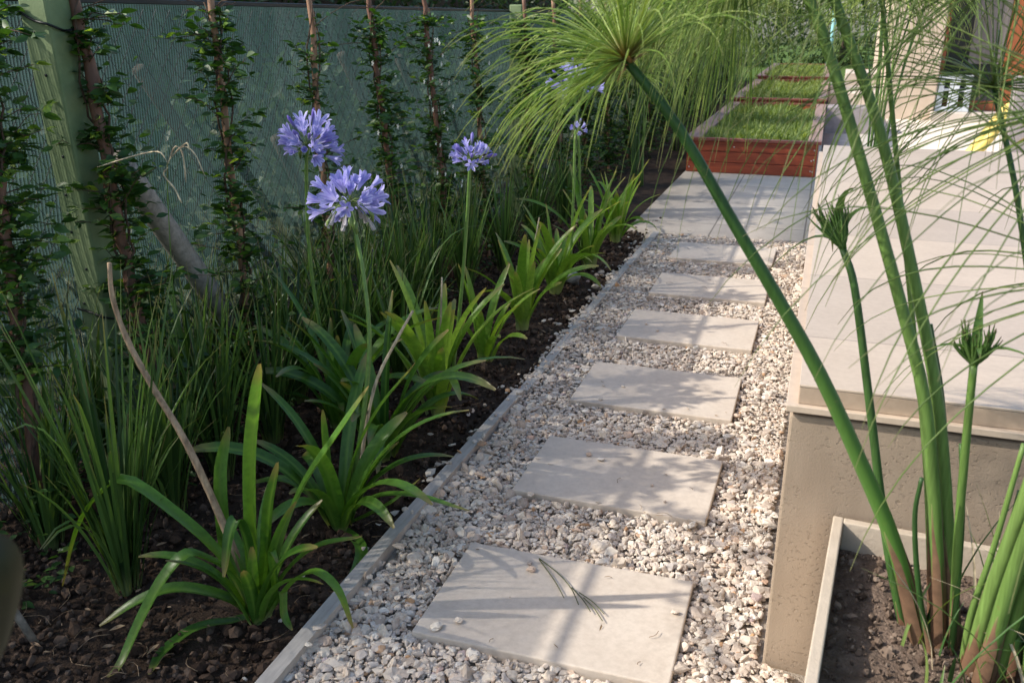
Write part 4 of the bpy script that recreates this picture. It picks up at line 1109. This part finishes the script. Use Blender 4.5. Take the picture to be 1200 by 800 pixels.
# slatted pale crate or chair back standing before the glass
x0, x1 = hx(1099, HY - .25), hx(1139, HY - .25); z1 = at_depth(1120, 88, HY - .25)[2]
b = MB(); b.box((x0, HY - .30, .151), (x0 + .09, HY - .26, z1)); b.box((x1 - .09, HY - .30, .151), (x1, HY - .26, z1)); b.box((x0 + .091, HY - .3, z1 - .07), (x1 - .091, HY - .26, z1)); b.box(((x0 + x1) / 2 - .07, HY - .298, .20), ((x0 + x1) / 2 + .07, HY - .262, z1 - .071))
b.box((x0 + .091, HY - .3, .152), (x1 - .091, HY - .26, .22)); b.box((x0, HY - .259, .45), (x1, HY - .10, .49)); b.box((x0, HY - .14, .151), (x0 + .05, HY - .10, .449)); b.box((x1 - .05, HY - .14, .151), (x1, HY - .10, .449))
tag(b.build('slatted_chair', M['pale_plastic'], smooth=False, bevel=.006), 'pale grey slatted chair standing at the glass door', 'chair')

# low grey step wall and steps behind the tiled block
b = MB(); b.box((.0, 13.6, .0), (.62, 14.1, .36)); tag(b.build('low_wall', M['grey_post'], smooth=False, bevel=.01), 'low grey wall beyond the tiled block beside the raised bed', 'low wall', kind='thing')
b = MB(); b.box((.02, 17.2, .0), (1.15, 19.4, .30)); b.box((.3, 19.4, .0), (1.15, 21., .52)); tag(b.build('terrace_step', M['terrace'], smooth=False, bevel=.01), 'pale terrace step left of the house pier', 'step', kind='thing')
# grey post and yellow slide at the right edge
gx = at_depth(1188, 120, 8.6)[0]
b = MB(); b.box((gx, 8.6, 0), (gx + .22, 8.8, 1.06)); tag(b.build('grey_post', M['grey_post'], smooth=False, bevel=.01), 'grey square post at the right edge beside the yellow slide', 'post')
ys_ = 9.4
SL = thing('plastic_slide', 'small curved yellow plastic slide by the grey post', 'slide', at_depth(1160, 180, ys_) * np.array([1, 1, 0]))
path = curve_through([at_depth(1118, 205, ys_ - .1), at_depth(1152, 168, ys_), at_depth(1176, 138, ys_ + .05), at_depth(1200, 122, ys_ + .1), at_depth(1240, 112, ys_ + .15)], 16)
b = MB(); b.ribbon(path - Z * .03, .24, .18, side=np.array([0, 1., 0])); b.ribbon(path - Z * .045, .25, .18, side=np.array([0, 1., 0])); b.build('chute', M['yellow'], SL)
for s in (-.125, .125):
    b = MB(); b.tube(path + np.array([0, s, .02]), .045, 9); b.build('side_rail', M['pale_yellow'], SL)
b = MB(); e = path[-1]; b.box((e[0] - .05, e[1] - .1, 0), (e[0] + .03, e[1] + .1, e[2] - .03)); b.build('support', M['yellow'], SL, smooth=False)

# far end of the garden
def leaf_cloud(b, c, r, n, size, mat=0):
    for k in range(n):
        d = rng.normal(size=3); d /= np.linalg.norm(d); p = c + d * r * (.55 + .5 * random.random() ** .6)
        p = p + rng.normal(0, .06, 3) * r
        if p[2] < .02: p[2] = random.uniform(.02, .3)
        a = rng.normal(size=3); small_leaf(b, p, a, d + rng.normal(0, .5, 3), size * random.uniform(.7, 1.4), size * .6, mat)


for k, (x, y, rx, rz, lab) in enumerate(((-3.2, 33, 2.4, 1.8, 'dark rounded shrub at far end of the garden, left of the turquoise post'), (.3, 35, 2.2, 2.0, 'dark rounded shrub at far end of the garden, behind the turquoise posts'), (3.8, 33, 2.4, 2.1, 'dark rounded shrub behind the house pier at far end'))):
    T = thing('shrub', lab, 'shrub', (x, y, 0), 'shrubs at the far end of the garden')
    b = MB(); leaf_cloud(b, np.array([x, y, rz * .8]), np.array([rx, 1.4, rz]), 3200, .14); b.build('foliage', M['hedge'], T)
    b = MB(); b.tube([[x, y, -.05], [x + .05, y, .8], [x, y, 1.4]], [.12, .09, .05], 8); b.build('trunk', M['bark'], T)
for (px0, py0, px1, py1, Yd, lab) in ((976, 5, 971, 64, 25.5, 'slim turquoise post at the far end left of the papyrus stems'), (1030, 22, 1027, 72, 25.8, 'slim turquoise post at the far end beside the house pier')):
    A = at_depth(px1, py1, Yd); b = MB(); b.tube([[A[0], Yd, -.02], [A[0] + .04, Yd, 1.1], [A[0] + .05, Yd, 2.2]], .055, 8); tag(b.build('turquoise_post', M['turquoise']), lab, 'post', 'turquoise posts at the far end')
A = at_depth(1014, 60, 24.); b = MB(); prof = [(.0, .10), (.05, .12), (.35, .17), (.40, .18), (.40, .15), (.30, .13)]
b.tube([[A[0], 24., z] for z, r in prof], [r for z, r in prof], 14); tag(b.build('terracotta_pot', M['terracotta']), 'small red terracotta pot far behind the papyrus stems', 'pot')

# hedge of the neighbour beyond the fence
T = thing('neighbour_hedge', 'dark tall hedge standing beyond the shade cloth fence', 'hedge', (-8.2, 8, 0))
b = MB()
for k in range(15000):
    y = random.uniform(-3, 30); z = random.uniform(0, 2.7 + .4 * math.sin(y * .8)); x = -8.2 + random.uniform(.0, .9) * (1 if random.random() < .7 else .3)
    a = rng.normal(size=3); small_leaf(b, np.array([x, y, z]), a, np.array([1., 0, .4]) + rng.normal(0, .5, 3), .13 * random.uniform(.7, 1.4), .08)
b.build('foliage', M['hedge'], T)
b = MB(); b.box((-8.7, -3, 0), (-8.2, 30, 2.5)); b.build('branches', M['bark'], T, smooth=False)

b = MB()  # undergrowth added and sized to shade the lower part of the cloth
for k in range(16000):
    y = random.uniform(-2, 26); hh = 1.12 + .35 * noise.noise(Vector((y * .9, 0, 4))); z = random.random() ** .7 * hh; x = -2.85 - random.random() * .7
    a = rng.normal(size=3); small_leaf(b, np.array([x, y, z]), a, Z + rng.normal(0, .5, 3), .09 * random.uniform(.7, 1.4), .06)
tag(b.build('undergrowth', M['hedge']), 'dark undergrowth added behind the shade cloth to shade its lower half', kind='stuff')

# litter: dry leaf scraps and grit on the soil, the gravel and the slabs
b = MB()
for k in range(520):
    y = 1.4 + random.random() ** 1.5 * 6; x = random.uniform(-2.2, -1.14) if random.random() < .72 else random.uniform(-1.05, -.05)
    a = random.uniform(0, 6.283); l = random.uniform(.010, .045) * (1 if x < -1.1 else .55)
    p = np.array([x, y, .018 if x < -1.12 else .029])
    if random.random() < .5: small_leaf(b, p, np.array([math.cos(a), math.sin(a), random.uniform(-.1, .2)]), Z + rng.normal(0, .35, 3), l, l * random.uniform(.2, .5))
    else: b.tube(curve_through([p, p + np.array([math.cos(a), math.sin(a), .15]) * l, p + np.array([math.cos(a + .4), math.sin(a + .4), .05]) * l * 2], 6), .0009, 3)
tag(b.build('litter', M['dry']), 'dry leaf scraps and twigs scattered over soil and gravel', kind='stuff')
